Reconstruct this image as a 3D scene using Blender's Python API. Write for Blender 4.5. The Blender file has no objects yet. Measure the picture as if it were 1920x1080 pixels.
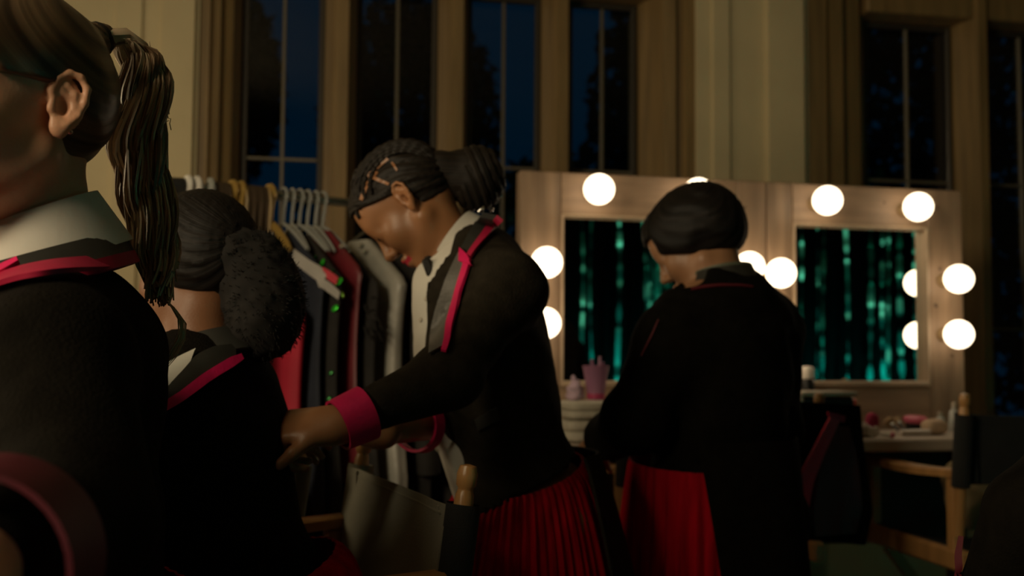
import bpy, math, random
import numpy as np
from mathutils import Vector, Matrix
from mathutils.bvhtree import BVHTree

scene = bpy.context.scene
COL = scene.collection
rnd = random.Random(7)
NP = np.random.RandomState(11)

# ------------------------------------------------------------------ camera
FPX = 2000.0
CAM = Vector((0, 0, 1.22))
PITCH = math.atan(120 / FPX)
ROLL = 0.007
cd = bpy.data.cameras.new('camera')
cd.sensor_width = 36.0
cd.lens = FPX / 1920 * 36.0
cd.clip_start = 0.05
cam = bpy.data.objects.new('camera', cd)
COL.objects.link(cam)
CR = Matrix.Rotation(math.pi / 2 + PITCH, 3, 'X') @ Matrix.Rotation(ROLL, 3, 'Z')
cam.matrix_world = Matrix.Translation(CAM) @ CR.to_4x4()
cd.dof.use_dof = True
cd.dof.focus_distance = 1.25
cd.dof.aperture_fstop = 4.3
scene.camera = cam

# ------------------------------------------------------------------ world, lamps, exposure
w = bpy.data.worlds.new('night_sky')
scene.world = w
w.use_nodes = True
bg = w.node_tree.nodes['Background']
bg.inputs[0].default_value = (0.003, 0.12, 0.27, 1)
bg.inputs[1].default_value = 0.055

scene.view_settings.view_transform = 'Standard'
scene.view_settings.look = 'None'
scene.view_settings.gamma = 1
scene.view_settings.use_curve_mapping = False
scene.view_settings.exposure = 0.0


def area(name, loc, target, energy, color, sx, sy):
    l = bpy.data.lights.new(name, 'AREA')
    l.shape = 'RECTANGLE'
    l.size, l.size_y = sx, sy
    l.energy = energy
    l.color = color
    o = bpy.data.objects.new(name, l)
    o.location = loc
    o.rotation_euler = (Vector(target) - Vector(loc)).to_track_quat('-Z', 'Y').to_euler()
    COL.objects.link(o)
    return o


KEY = area('key_lamp', (-2.7, 1.75, 1.75), (0.2, 2.2, 1.4), 12, (1, .78, .47), .8, .8)
WASH = area('side_lamp', (-1.75, -0.6, 2.4), (0.1, 2.4, 1.3), 33, (1, .82, .53), .8, .7)
FACE = area('face_fill_lamp', (-1.75, 0.05, 1.45), (-.5, 1.1, 1.4), 8.5, (1, .74, .46), .5, .4)  # unseen lamp added off-frame to brighten the ponytailed person's face


def spot(name, loc, target, energy, color, angle, blend=.6, r=.05):
    l = bpy.data.lights.new(name, 'SPOT')
    l.energy = energy
    l.color = color
    l.spot_size = math.radians(angle)
    l.spot_blend = blend
    l.shadow_soft_size = r
    o = bpy.data.objects.new(name, l)
    o.location = loc
    o.rotation_euler = (Vector(target) - Vector(loc)).to_track_quat('-Z', 'Y').to_euler()
    COL.objects.link(o)
    return o


# teal stage lamps on the floor, washing the tinsel curtain behind the camera from below
for a, b, e in (((2.26, -.94, .66), (2.42, -1.24, .80), 26), ((2.93, -.48, .70), (3.10, -.78, .84), 32), ((3.60, .0, .66), (3.77, -.31, .80), 26), ((4.23, .44, .70), (4.42, .14, .84), 32)):
    spot('teal_stage_lamp', a, b, e * 1.3, (.0, 1, .83), 122, .8)


# ------------------------------------------------------------------ pixel helpers (1920x1080)
def ray(px, py):
    return (CR @ Vector(((px - 960) / FPX, (540 - py) / FPX, -1))).normalized()


def P(px, py, y):
    d = ray(px, py)
    return CAM + d * (y / d.y)


def on_z(px, py, z):
    d = ray(px, py)
    return CAM + d * ((z - CAM.z) / d.z)


class Plane:
    """vertical plane y = y0 + m x ; u runs along it, w out of it towards the room"""
    def __init__(s, y0, m):
        s.y0 = y0
        s.m = m
        n = math.hypot(1, m)
        s.U = Vector((1 / n, m / n, 0))
        s.N = Vector((m / n, -1 / n, 0))
        s.O = Vector((0, y0, 0))

    def hit(s, px, py, wo=0.0):
        d = ray(px, py)
        t = ((s.O + s.N * wo) - CAM).dot(s.N) / d.dot(s.N)
        p = CAM + d * t
        return (p - s.O).dot(s.U), p.z

    def u(s, px, wo=0.0, py=300):
        return s.hit(px, py, wo)[0]

    def at(s, u, wo, z):
        return s.O + s.U * u + s.N * wo + Vector((0, 0, z))


# ------------------------------------------------------------------ materials
def lin(r, g, b):
    f = lambda c: (c / 255 / 12.92) if c <= 10 else ((c / 255 + .055) / 1.055) ** 2.4
    return (f(r), f(g), f(b))


def mat(name, col, rough=.6, metal=0.0, ns=0, na=.25, bump=0, bs=80, stretch=None, spec=.5, sheen=0, emit=0, wave=0, trans=0):
    m = bpy.data.materials.new(name)
    m.use_nodes = True
    nt = m.node_tree
    b = nt.nodes['Principled BSDF']
    b.inputs['Base Color'].default_value = (*col, 1)
    b.inputs['Roughness'].default_value = rough
    b.inputs['Metallic'].default_value = metal
    b.inputs['Specular IOR Level'].default_value = spec
    b.inputs['Transmission Weight'].default_value = trans
    if sheen:
        b.inputs['Sheen Weight'].default_value = sheen
        b.inputs['Sheen Roughness'].default_value = .5
    if emit:
        b.inputs['Emission Color'].default_value = (*col, 1)
        b.inputs['Emission Strength'].default_value = emit
    if ns or bump:
        tc = nt.nodes.new('ShaderNodeTexCoord')
        mp = nt.nodes.new('ShaderNodeMapping')
        nt.links.new(tc.outputs['Object'], mp.inputs[0])
        if stretch:
            mp.inputs['Scale'].default_value = stretch
        if ns:
            n = nt.nodes.new('ShaderNodeTexNoise')
            n.inputs['Scale'].default_value = ns
            n.inputs['Detail'].default_value = 5
            nt.links.new(mp.outputs[0], n.inputs[0])
            r = nt.nodes.new('ShaderNodeValToRGB')
            r.color_ramp.elements[0].position = .3
            r.color_ramp.elements[1].position = .7
            r.color_ramp.elements[0].color = (*[c * (1 - na) for c in col], 1)
            r.color_ramp.elements[1].color = (*[min(1, c * (1 + na)) for c in col], 1)
            nt.links.new(n.outputs[0], r.inputs[0])
            nt.links.new(r.outputs[0], b.inputs['Base Color'])
        if bump:
            n2 = nt.nodes.new('ShaderNodeTexNoise')
            n2.inputs['Scale'].default_value = bs
            n2.inputs['Detail'].default_value = 3
            nt.links.new(mp.outputs[0], n2.inputs[0])
            bp = nt.nodes.new('ShaderNodeBump')
            bp.inputs['Strength'].default_value = bump
            bp.inputs['Distance'].default_value = .01
            nt.links.new(n2.outputs[0], bp.inputs['Height'])
            nt.links.new(bp.outputs[0], b.inputs['Normal'])
    return m


def strand_mat(name, c0, c1, rough=.35, freq=40.0, spec=.5):
    """hair: light and dark strands along a per-vertex 'strand' attribute"""
    m = bpy.data.materials.new(name)
    m.use_nodes = True
    nt = m.node_tree
    b = nt.nodes['Principled BSDF']
    b.inputs['Roughness'].default_value = rough
    b.inputs['Specular IOR Level'].default_value = spec
    a = nt.nodes.new('ShaderNodeAttribute')
    a.attribute_name = 'strand'
    n = nt.nodes.new('ShaderNodeTexNoise')
    n.noise_dimensions = '1D'
    n.inputs['Scale'].default_value = freq
    n.inputs['Detail'].default_value = 4
    nt.links.new(a.outputs['Fac'], n.inputs['W'])
    r = nt.nodes.new('ShaderNodeValToRGB')
    r.color_ramp.elements[0].position = .35
    r.color_ramp.elements[1].position = .68
    r.color_ramp.elements[0].color = (*c0, 1)
    r.color_ramp.elements[1].color = (*c1, 1)
    nt.links.new(n.outputs[0], r.inputs[0])
    nt.links.new(r.outputs[0], b.inputs['Base Color'])
    bp = nt.nodes.new('ShaderNodeBump')
    bp.inputs['Strength'].default_value = .5
    bp.inputs['Distance'].default_value = .002
    nt.links.new(n.outputs[0], bp.inputs['Height'])
    nt.links.new(bp.outputs[0], b.inputs['Normal'])
    return m


MT = {}
MT['plaster'] = mat('plaster', (.54, .455, .275), .85, ns=2.2, na=.12, bump=.15, bs=30)
MT['stone'] = mat('oak_trim', (.215, .14, .055), .55, ns=5, na=.22, bump=.12, bs=30, stretch=(6, 6, .5))
MT['lead'] = mat('lead_bar', (.16, .14, .10), .5, .3)
MT['casement'] = mat('casement_metal', (.05, .042, .03), .5, .3)
MT['floor'] = mat('floor_wood', (.10, .06, .03), .4, ns=3, na=.3, stretch=(1, 8, 1))
MT['ceiling'] = mat('ceiling_plaster', (.30, .25, .17), .9, ns=3, na=.1)
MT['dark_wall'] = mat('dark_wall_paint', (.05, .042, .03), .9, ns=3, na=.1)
MT['vanity'] = mat('vanity_pine', (.30, .20, .125), .5, ns=3.0, na=.3, bump=.25, bs=40, stretch=(9, 9, 1))
MT['vanity_h'] = mat('vanity_pine_board', (.30, .20, .125), .5, ns=3.0, na=.3, bump=.25, bs=40, stretch=(1, 1, 9))
MT['trim_wood'] = mat('vanity_moulding', (.45, .33, .22), .45, ns=8, na=.15)
MT['knot'] = mat('pine_knot', (.10, .06, .035), .6)
MT['mirror'] = mat('mirror_silver', (.86, .90, .88), .015, 1.0)
MT['socket'] = mat('brass_socket', (.42, .30, .16), .4, .3)
MT['bulb'] = mat('bulb_glow', (1, .80, .55), .3, emit=3.9)
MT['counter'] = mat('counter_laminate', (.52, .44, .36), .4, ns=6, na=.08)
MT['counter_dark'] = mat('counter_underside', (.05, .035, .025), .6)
MT['beech'] = mat('chair_beech', (.42, .215, .075), .35, ns=5, na=.22, bump=.1, bs=40, stretch=(5, 5, .6))
MT['canvas_grey'] = mat('grey_canvas', (.26, .25, .195), .9, ns=7, na=.12, bump=.35, bs=500)
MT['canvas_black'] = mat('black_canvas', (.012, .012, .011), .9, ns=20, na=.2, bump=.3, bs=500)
MT['canvas_dgreen'] = mat('dark_canvas', (.10, .105, .08), .9, ns=20, na=.2, bump=.3, bs=500)
MT['canvas_olive'] = mat('olive_canvas', (.52, .37, .12), .9, ns=20, na=.15, bump=.3, bs=500)
MT['jacket'] = mat('black_wool', (.0062, .0052, .0036), .9, ns=40, na=.25, bump=.25, bs=250, spec=.06)
MT['jacket_lit'] = mat('black_wool_lit', (.024, .0195, .013), .9, ns=40, na=.25, bump=.25, bs=250, spec=.1)  # same black wool, raised in colour for the coat that catches more light
MT['crimson_shade'] = mat('shaded_crimson_satin', (.085, .001, .011), .6, ns=30, na=.12)  # crimson trim darkened, shade on the near left cuff put into the colour
MT['satin'] = mat('grey_satin', (.115, .11, .10), .45, ns=30, na=.1, bump=.15, bs=200)
MT['satin_d'] = mat('charcoal_satin', (.026, .026, .022), .5, ns=30, na=.15)
MT['pink'] = mat('magenta_satin', (.70, .004, .105), .6, ns=30, na=.12, bump=.1, bs=150)
MT['pink_d'] = mat('crimson_satin', (.42, .006, .05), .6, ns=30, na=.12)
MT['shirt'] = mat('white_cotton', (.68, .65, .58), .8, ns=14, na=.04, bump=.03, bs=200)
MT['button'] = mat('pearl_button', (.55, .5, .42), .2)
MT['skirt'] = mat('crimson_wool', (.40, .002, .012), .85, ns=60, na=.35, bump=.3, bs=90, stretch=(1, 1, .12), spec=.1)
MT['tights'] = mat('tights', (.20, .15, .09), .7, ns=160, na=.6)
MT['boot'] = mat('black_leather', (.012, .011, .01), .35)
MT['skin_light'] = mat('fair_skin', (.70, .36, .215), .45, ns=9, na=.12, bump=.06, bs=300)
MT['skin_brown'] = mat('brown_skin', (.33, .15, .065), .42, ns=9, na=.12, bump=.06, bs=300)
MT['skin_deep'] = mat('deep_brown_skin', (.21, .092, .042), .5, ns=9, na=.12, bump=.06, bs=300)
MT['skin_tan'] = mat('tan_skin', (.34, .17, .085), .45, ns=9, na=.12)
MT['lip_red'] = mat('red_lips', (.42, .03, .05), .3)
MT['lash'] = mat('dark_lashes', (.01, .008, .006), .6)
MT['hair_blonde'] = strand_mat('dark_blonde_hair', (.034, .020, .011), (.20, .125, .066), .36, 12.0)
MT['hair_pony'] = strand_mat('wavy_blonde_hair', (.13, .08, .043), (.80, .62, .42), .38, 3.0)
MT['hair_light'] = mat('fair_hair_lock', (.42, .30, .17), .4)
MT['hair_black'] = strand_mat('black_hair', (.003, .0026, .002), (.011, .008, .006), .6, 12.0, .25)
MT['hair_brown'] = strand_mat('dark_brown_hair', (.005, .0038, .0026), (.020, .014, .009), .6, 12.0, .3)
MT['hair_afro'] = mat('afro_hair', (.006, .0045, .003), .9, ns=60, na=.5)
MT['silver'] = mat('silver', (.8, .8, .78), .2, 1.0)
MT['chrome'] = mat('rail_chrome', (.45, .46, .42), .28, 1.0)
MT['rail_black'] = mat('black_rail_cap', (.02, .02, .02), .5)


# ------------------------------------------------------------------ object helpers
ORG = {}


def link(o):
    COL.objects.link(o)
    return o


def tag(o, label=None, cat=None, group=None, kind=None):
    if label:
        o['label'] = label
    if cat:
        o['category'] = cat
    if group:
        o['group'] = group
    if kind:
        o['kind'] = kind
    return o


def empty(name, loc, label=None, cat=None, group=None, rz=0):
    o = bpy.data.objects.new(name, None)
    o.empty_display_size = .1
    o.location = loc
    o.rotation_euler = (0, 0, rz)
    link(o)
    ORG[o.name] = Vector(loc) if rz == 0 else Vector((0, 0, 0))
    return tag(o, label, cat, group)


def mk(name, V, F, m, parent=None, smooth=True, origin=None, strand=None, mats=None, midx=None, sharp=0):
    V = np.asarray(V, dtype=np.float64).reshape(-1, 3)
    if parent is not None:
        org = np.array(ORG[parent.name])
    elif origin is not None:
        org = np.array(origin)
    else:
        org = np.array([(V[:, 0].min() + V[:, 0].max()) / 2, (V[:, 1].min() + V[:, 1].max()) / 2, V[:, 2].min()])
    me = bpy.data.meshes.new(name)
    Vl = V - org
    if isinstance(F, np.ndarray):
        nf = len(F)
        k = F.shape[1]
        me.vertices.add(len(Vl))
        me.vertices.foreach_set('co', Vl.astype(np.float32).ravel())
        me.loops.add(nf * k)
        me.loops.foreach_set('vertex_index', F.astype(np.int32).ravel())
        me.polygons.add(nf)
        me.polygons.foreach_set('loop_start', np.arange(0, nf * k, k, dtype=np.int32))
        me.update(calc_edges=True)
        me.validate()
    else:
        me.from_pydata([tuple(v) for v in Vl], [], F)
    if mats:
        for q in mats:
            me.materials.append(q)
        me.polygons.foreach_set('material_index', np.asarray(midx, dtype=np.int32))
    else:
        me.materials.append(m)
    me.polygons.foreach_set('use_smooth', [smooth] * len(me.polygons))
    if smooth and sharp:
        me.update()
        me.set_sharp_from_angle(angle=math.radians(sharp))
    if strand is not None:
        at = me.attributes.new('strand', 'FLOAT', 'POINT')
        at.data.foreach_set('value', np.asarray(strand, dtype=np.float32))
    me.update()
    o = bpy.data.objects.new(name, me)
    link(o)
    if parent is not None:
        o.parent = parent
        ORG[o.name] = Vector(org)
    else:
        o.location = org
        ORG[o.name] = Vector(org)
    return o


class MB:
    """collects pieces of one mesh"""
    def __init__(s):
        s.V = []
        s.F = []
        s.S = []

    def add(s, V, F, strand=None):
        n = len(s.V)
        s.V += [tuple(v) for v in V]
        s.F += [tuple(i + n for i in f) for f in F]
        s.S += list(strand) if strand is not None else [0.0] * len(V)
        return s

    def box(s, c, size, ax=None, bev=.004):
        """box with chamfered edges; ax = 3 axes"""
        c = Vector(c)
        ax = ax or (Vector((1, 0, 0)), Vector((0, 1, 0)), Vector((0, 0, 1)))
        h = [q / 2 for q in size]
        b = min(bev, min(h) * .45)
        V = []
        idx = {}
        for sx in (-1, 1):
            for sy in (-1, 1):
                for sz in (-1, 1):
                    for k in range(3):
                        p = [sx * (h[0] - b), sy * (h[1] - b), sz * (h[2] - b)]
                        p[k] = (sx, sy, sz)[k] * h[k]
                        idx[(sx, sy, sz, k)] = len(V)
                        V.append(c + ax[0] * p[0] + ax[1] * p[1] + ax[2] * p[2])
        F = []
        I = lambda x, y, z, k: idx[(x, y, z, k)]
        for sg in (-1, 1):
            q = [(-1, -1), (1, -1), (1, 1), (-1, 1)]
            if sg < 0:
                q = q[::-1]
            F.append([I(sg, a, b_, 0) for a, b_ in q])
            F.append([I(b_, sg, a, 1) for a, b_ in q])
            F.append([I(a, b_, sg, 2) for a, b_ in q])
        for a in (-1, 1):
            for b_ in (-1, 1):
                f = [I(a, b_, -1, 0), I(a, b_, 1, 0), I(a, b_, 1, 1), I(a, b_, -1, 1)]
                F.append(f if a * b_ < 0 else f[::-1])
                f = [I(-1, a, b_, 1), I(1, a, b_, 1), I(1, a, b_, 2), I(-1, a, b_, 2)]
                F.append(f if a * b_ < 0 else f[::-1])
                f = [I(b_, -1, a, 2), I(b_, 1, a, 2), I(b_, 1, a, 0), I(b_, -1, a, 0)]
                F.append(f if a * b_ < 0 else f[::-1])
        for x in (-1, 1):
            for y in (-1, 1):
                for z in (-1, 1):
                    f = [I(x, y, z, 0), I(x, y, z, 1), I(x, y, z, 2)]
                    F.append(f if x * y * z > 0 else f[::-1])
        return s.add(V, F)

    def tube(s, pts, rad, n=8, flat=1.0, up=None, strand=None, cap=True):
        pts = [Vector(p) for p in pts]
        m = len(pts)
        if not hasattr(rad, '__len__'):
            rad = [rad] * m
        V = []
        prev = None
        for i in range(m):
            t = (pts[min(i + 1, m - 1)] - pts[max(i - 1, 0)])
            t = t.normalized() if t.length > 1e-9 else Vector((0, 0, 1))
            if prev is None:
                a = Vector(up) if up is not None else (Vector((0, 0, 1)) if abs(t.z) < .9 else Vector((1, 0, 0)))
            else:
                a = prev
            a = (a - t * a.dot(t))
            a = a.normalized() if a.length > 1e-6 else t.orthogonal().normalized()
            prev = a
            b = t.cross(a)
            for k in range(n):
                th = 2 * math.pi * k / n
                V.append(pts[i] + (a * math.cos(th) * flat + b * math.sin(th)) * rad[i])
        F = []
        for i in range(m - 1):
            for k in range(n):
                k2 = (k + 1) % n
                F.append((i * n + k, i * n + k2, (i + 1) * n + k2, (i + 1) * n + k))
        if cap:
            F.append(tuple(range(n))[::-1])
            F.append(tuple((m - 1) * n + k for k in range(n)))
        S = None
        if strand is not None:
            S = [strand + .06 * math.sin(2 * math.pi * (i % n) / n) for i in range(len(V))]
        return s.add(V, F, S)

    def lathe(s, c, prof, n=20, axis=None, sx=1, sy=1):
        """profile [(r, h)] around axis through c"""
        c = Vector(c)
        w_ = (Vector(axis) if axis is not None else Vector((0, 0, 1))).normalized()
        a = w_.orthogonal().normalized() if abs(w_.z) < .99 else Vector((1, 0, 0))
        b = w_.cross(a)
        V = []
        for r, h in prof:
            for k in range(n):
                th = 2 * math.pi * k / n
                V.append(c + w_ * h + a * (r * sx * math.cos(th)) + b * (r * sy * math.sin(th)))
        F = []
        for i in range(len(prof) - 1):
            for k in range(n):
                k2 = (k + 1) % n
                F.append((i * n + k, i * n + k2, (i + 1) * n + k2, (i + 1) * n + k))
        F.append(tuple(range(n))[::-1])
        F.append(tuple((len(prof) - 1) * n + k for k in range(n)))
        return s.add(V, F)

    def prism(s, poly, z0, z1):
        """plan polygon (list of xy Vectors) extruded from z0 to z1"""
        n = len(poly)
        area2 = sum(poly[i].x * poly[(i + 1) % n].y - poly[(i + 1) % n].x * poly[i].y for i in range(n))
        if area2 < 0:
            poly = poly[::-1]
        V = [Vector((p.x, p.y, z0)) for p in poly] + [Vector((p.x, p.y, z1)) for p in poly]
        F = [tuple(range(n))[::-1], tuple(range(n, 2 * n))]
        for i in range(n):
            j = (i + 1) % n
            F.append((i, j, n + j, n + i))
        return s.add(V, F)

    def grid(s, G, th=.003, strand=None):
        """G: array (n, m, 3) of front points and normal thickness -> closed slab"""
        G = np.asarray(G, dtype=float)
        n, m = G.shape[:2]
        du = np.gradient(G, axis=0)
        dv = np.gradient(G, axis=1)
        N = np.cross(du, dv)
        N /= np.linalg.norm(N, axis=2, keepdims=True) + 1e-12
        A = G + N * th / 2
        B = G - N * th / 2
        V = np.concatenate([A.reshape(-1, 3), B.reshape(-1, 3)])
        F = []
        o = n * m
        for i in range(n - 1):
            for j in range(m - 1):
                a = i * m + j
                F.append((a, a + m, a + m + 1, a + 1))
                F.append((o + a, o + a + 1, o + a + m + 1, o + a + m))
        for i in range(n - 1):
            a = i * m
            F.append((a, o + a, o + a + m, a + m))
            a = i * m + m - 1
            F.append((a, a + m, o + a + m, o + a))
        for j in range(m - 1):
            a = j
            F.append((a, a + 1, o + a + 1, o + a))
            a = (n - 1) * m + j
            F.append((a, o + a, o + a + 1, a + 1))
        return s.add([tuple(v) for v in V], F)

    def build(s, name, m, parent=None, smooth=True, origin=None, strand=False):
        return mk(name, s.V, s.F, m, parent, smooth, origin, s.S if strand else None, sharp=42)


def copy_tree(o, parent=None):
    c = o.copy()
    link(c)
    c.parent = parent
    ORG[c.name] = ORG.get(o.name, Vector((0, 0, 0)))
    for ch in list(o.children):
        copy_tree(ch, c)
    return c


# ------------------------------------------------------------------ signed-distance modelling
def smin(a, b, k):
    h = np.clip(.5 + .5 * (b - a) / k, 0, 1)
    return b + (a - b) * h - k * h * (1 - h)


class Field:
    def __init__(s):
        s.ops = []

    def add(s, fn, lo, hi, k=.02, op='u'):
        s.ops.append((fn, np.array(lo, float), np.array(hi, float), k, op))

    def ell(s, c, r, A=None, k=.02, op='u'):
        c = np.array(c, dtype=np.float32)
        r = np.array(r, dtype=np.float32)
        A_ = None if A is None else np.array(A, dtype=np.float32)

        def fn(Q):
            q = Q - c
            if A_ is not None:
                q = q @ A_
            k0 = np.linalg.norm(q / r, axis=1)
            k1 = np.linalg.norm(q / (r * r), axis=1) + 1e-9
            return k0 * (k0 - 1) / k1
        R = r.max()
        s.add(fn, c - R, c + R, k, op)

    def cap(s, a, b, ra, rb, k=.02, op='u'):
        a = np.array(a, dtype=np.float32)
        b = np.array(b, dtype=np.float32)
        ba = b - a
        L2 = float(ba @ ba) + 1e-12

        def fn(Q):
            q = Q - a
            h = np.clip((q @ ba) / L2, 0, 1)
            return np.linalg.norm(q - h[:, None] * ba, axis=1) - (ra + (rb - ra) * h)
        R = max(ra, rb)
        s.add(fn, np.minimum(a, b) - R, np.maximum(a, b) + R, k, op)

    def bounds(s):
        lo = np.min([o[1] for o in s.ops if o[4] == 'u'], axis=0)
        hi = np.max([o[2] for o in s.ops if o[4] == 'u'], axis=0)
        return lo, hi

    def mesh(s, step, fine=(), post=None):
        lo, hi = s.bounds()
        axes = []
        for ax in range(3):
            x = lo[ax] - 3 * step
            pts = []
            rg = sorted((f[0][ax], f[1][ax], f[2]) for f in fine)
            while x < hi[ax] + 3 * step:
                pts.append(x)
                st = step
                for a, b, fs in rg:
                    if a - fs <= x <= b:
                        st = min(st, fs)
                    elif x < a and x + st > a:
                        st = min(st, max(fs, a - x))
                x += st
            axes.append(np.array(pts, dtype=np.float32))
        xs, ys, zs = axes
        D = np.full((len(xs), len(ys), len(zs)), .5, dtype=np.float32)
        for fn, l, h, k, op in s.ops:
            mg = k + 2.2 * step
            sl = []
            for ax, g in enumerate(axes):
                i0 = max(0, int(np.searchsorted(g, l[ax] - mg)) - 1)
                i1 = min(len(g), int(np.searchsorted(g, h[ax] + mg)) + 1)
                sl.append(slice(i0, i1))
            gx, gy, gz = np.meshgrid(xs[sl[0]], ys[sl[1]], zs[sl[2]], indexing='ij')
            Q = np.stack([gx.ravel(), gy.ravel(), gz.ravel()], axis=1)
            d = fn(Q).reshape(gx.shape).astype(np.float32)
            sub = D[sl[0], sl[1], sl[2]]
            if op == 'u':
                D[sl[0], sl[1], sl[2]] = smin(sub, d, k)
            else:
                D[sl[0], sl[1], sl[2]] = -smin(-sub, d, k)
        if post is not None:
            gx, gy, gz = np.meshgrid(xs, ys, zs, indexing='ij')
            near = np.abs(D) < .09
            Q = np.stack([gx[near], gy[near], gz[near]], axis=1)
            D[near] = post(Q, D[near])
            far = (~near) & (D < 0)
            Q = np.stack([gx[far], gy[far], gz[far]], axis=1)
            if len(Q):
                D[far] = post(Q, D[far])
        return surfnets(D, xs, ys, zs)


def surfnets(D, xs, ys, zs):
    S = D < 0
    n = D.shape
    cnt = np.zeros((n[0] - 1, n[1] - 1, n[2] - 1), dtype=np.int8)
    for a in (0, 1):
        for b in (0, 1):
            for c in (0, 1):
                cnt += S[a:n[0] - 1 + a, b:n[1] - 1 + b, c:n[2] - 1 + c]
    mask = (cnt > 0) & (cnt < 8)
    ci = np.argwhere(mask)
    idx = np.full(mask.shape, -1, dtype=np.int64)
    idx[mask] = np.arange(len(ci))
    acc = np.zeros((len(ci), 3))
    num = np.zeros(len(ci))
    G = (xs, ys, zs)
    corners = [(a, b, c) for a in (0, 1) for b in (0, 1) for c in (0, 1)]
    for ca in corners:
        for ax in range(3):
            if ca[ax]:
                continue
            cb = list(ca)
            cb[ax] = 1
            A = ci + np.array(ca)
            B = ci + np.array(cb)
            da = D[A[:, 0], A[:, 1], A[:, 2]].astype(float)
            db = D[B[:, 0], B[:, 1], B[:, 2]].astype(float)
            cr = (da < 0) != (db < 0)
            den = np.where(np.abs(da - db) < 1e-12, 1, da - db)
            t = np.clip(da / den, 0, 1)
            for q in range(3):
                pa = G[q][A[:, q]].astype(float)
                pb = G[q][B[:, q]].astype(float)
                acc[:, q] += np.where(cr, pa + t * (pb - pa), 0)
            num += cr
    V = acc / num[:, None]
    faces = []
    for ax in range(3):
        b, c = (ax + 1) % 3, (ax + 2) % 3
        lo = [slice(None)] * 3
        hi = [slice(None)] * 3
        lo[ax] = slice(0, n[ax] - 1)
        hi[ax] = slice(1, n[ax])
        L = S[tuple(lo)]
        H = S[tuple(hi)]
        e = np.argwhere(L != H)
        e = e[(e[:, b] >= 1) & (e[:, c] >= 1) & (e[:, b] < n[b] - 1) & (e[:, c] < n[c] - 1)]
        if not len(e):
            continue
        q = []
        for ob, oc in ((-1, -1), (0, -1), (0, 0), (-1, 0)):
            k = e.copy()
            k[:, b] += ob
            k[:, c] += oc
            q.append(idx[k[:, 0], k[:, 1], k[:, 2]])
        q = np.stack(q, axis=1)
        ins = L[e[:, 0], e[:, 1], e[:, 2]]
        q[~ins] = q[~ins][:, ::-1]
        faces.append(q)
    F = np.concatenate(faces)
    F = F[(F >= 0).all(axis=1)]
    return V, F


def smooth_mesh(V, F, it=2, lam=.5):
    V = V.copy()
    e = np.concatenate([F[:, [0, 1]], F[:, [1, 2]], F[:, [2, 3]], F[:, [3, 0]]])
    for _ in range(it):
        acc = np.zeros_like(V)
        c = np.zeros(len(V))
        np.add.at(acc, e[:, 0], V[e[:, 1]])
        np.add.at(acc, e[:, 1], V[e[:, 0]])
        np.add.at(c, e[:, 0], 1)
        np.add.at(c, e[:, 1], 1)
        V += lam * (acc / np.maximum(c, 1)[:, None] - V)
    return V


def wrinkle(Q, amp, f=22.0, seed=0.0):
    x, y, z = Q[:, 0] * f, Q[:, 1] * f, Q[:, 2] * f
    return amp * (np.sin(x * 1.1 + 2.2 * np.sin(z * .8 + seed) + seed) * np.sin(z * 1.3 + 1.7 * np.sin(y * .9 + seed)) +
                  .5 * np.sin(y * 2.3 + z * 1.9 + 1.3 * np.sin(x * 1.7) + seed * 2))


class Surf:
    """a mesh that strips and patches can be laid on"""
    def __init__(s, V, F):
        s.bvh = BVHTree.FromPolygons([tuple(v) for v in V], [tuple(int(i) for i in f) for f in F])

    def hit(s, px, py):
        d = ray(px, py)
        loc, nor, i, dist = s.bvh.ray_cast(CAM, d)
        return (loc, nor, dist) if loc is not None else None

    def lay(s, edgeA, edgeB, n, m, off=.004):
        """grid of points between two pixel edges, pushed off the surface"""
        def resample(E):
            E = [np.array(e, float) for e in E]
            L = [0]
            for i in range(1, len(E)):
                L.append(L[-1] + np.linalg.norm(E[i] - E[i - 1]))
            L = np.array(L)
            t = np.linspace(0, L[-1], n)
            return np.stack([np.interp(t, L, [e[0] for e in E]), np.interp(t, L, [e[1] for e in E])], axis=1)
        A = resample(edgeA)
        B = resample(edgeB)
        G = np.zeros((n, m, 3))
        dist = np.full((n, m), np.nan)
        for i in range(n):
            for j in range(m):
                t = j / (m - 1)
                p = A[i] * (1 - t) + B[i] * t
                h = s.hit(p[0], p[1])
                if h:
                    nn = h[1] if h[1].dot(ray(p[0], p[1])) < 0 else -h[1]
                    G[i, j] = h[0] + nn * off
                    dist[i, j] = h[2] - off
        md = np.nanmedian(dist) if np.isfinite(dist).any() else 1.5
        for i in range(n):
            for j in range(m):
                t = j / (m - 1)
                p = A[i] * (1 - t) + B[i] * t
                if np.isnan(dist[i, j]):
                    row = dist[i][np.isfinite(dist[i])]
                    near = np.nanmean(row) if len(row) else md
                    G[i, j] = CAM + ray(p[0], p[1]) * float(near)
        # light smoothing keeps the strip supple
        for _ in range(2):
            G[1:-1] = .5 * G[1:-1] + .25 * (G[:-2] + G[2:])
        return G

    def strip(s, pts, n=24, m=3, off=.004, th=.004):
        """pts: (px, py, width) centre line"""
        A, B = [], []
        for i, (x, y, w_) in enumerate(pts):
            x0, y0 = pts[max(i - 1, 0)][:2]
            x1, y1 = pts[min(i + 1, len(pts) - 1)][:2]
            t = np.array([x1 - x0, y1 - y0], float)
            t /= np.linalg.norm(t) + 1e-9
            nrm = np.array([-t[1], t[0]])
            A.append((x + nrm[0] * w_ / 2, y + nrm[1] * w_ / 2))
            B.append((x - nrm[0] * w_ / 2, y - nrm[1] * w_ / 2))
        return MB().grid(s.lay(A, B, n, m, off), th)

    def patch(s, A, B, n=20, m=8, off=.004, th=.004):
        return MB().grid(s.lay(A, B, n, m, off), th)


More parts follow.
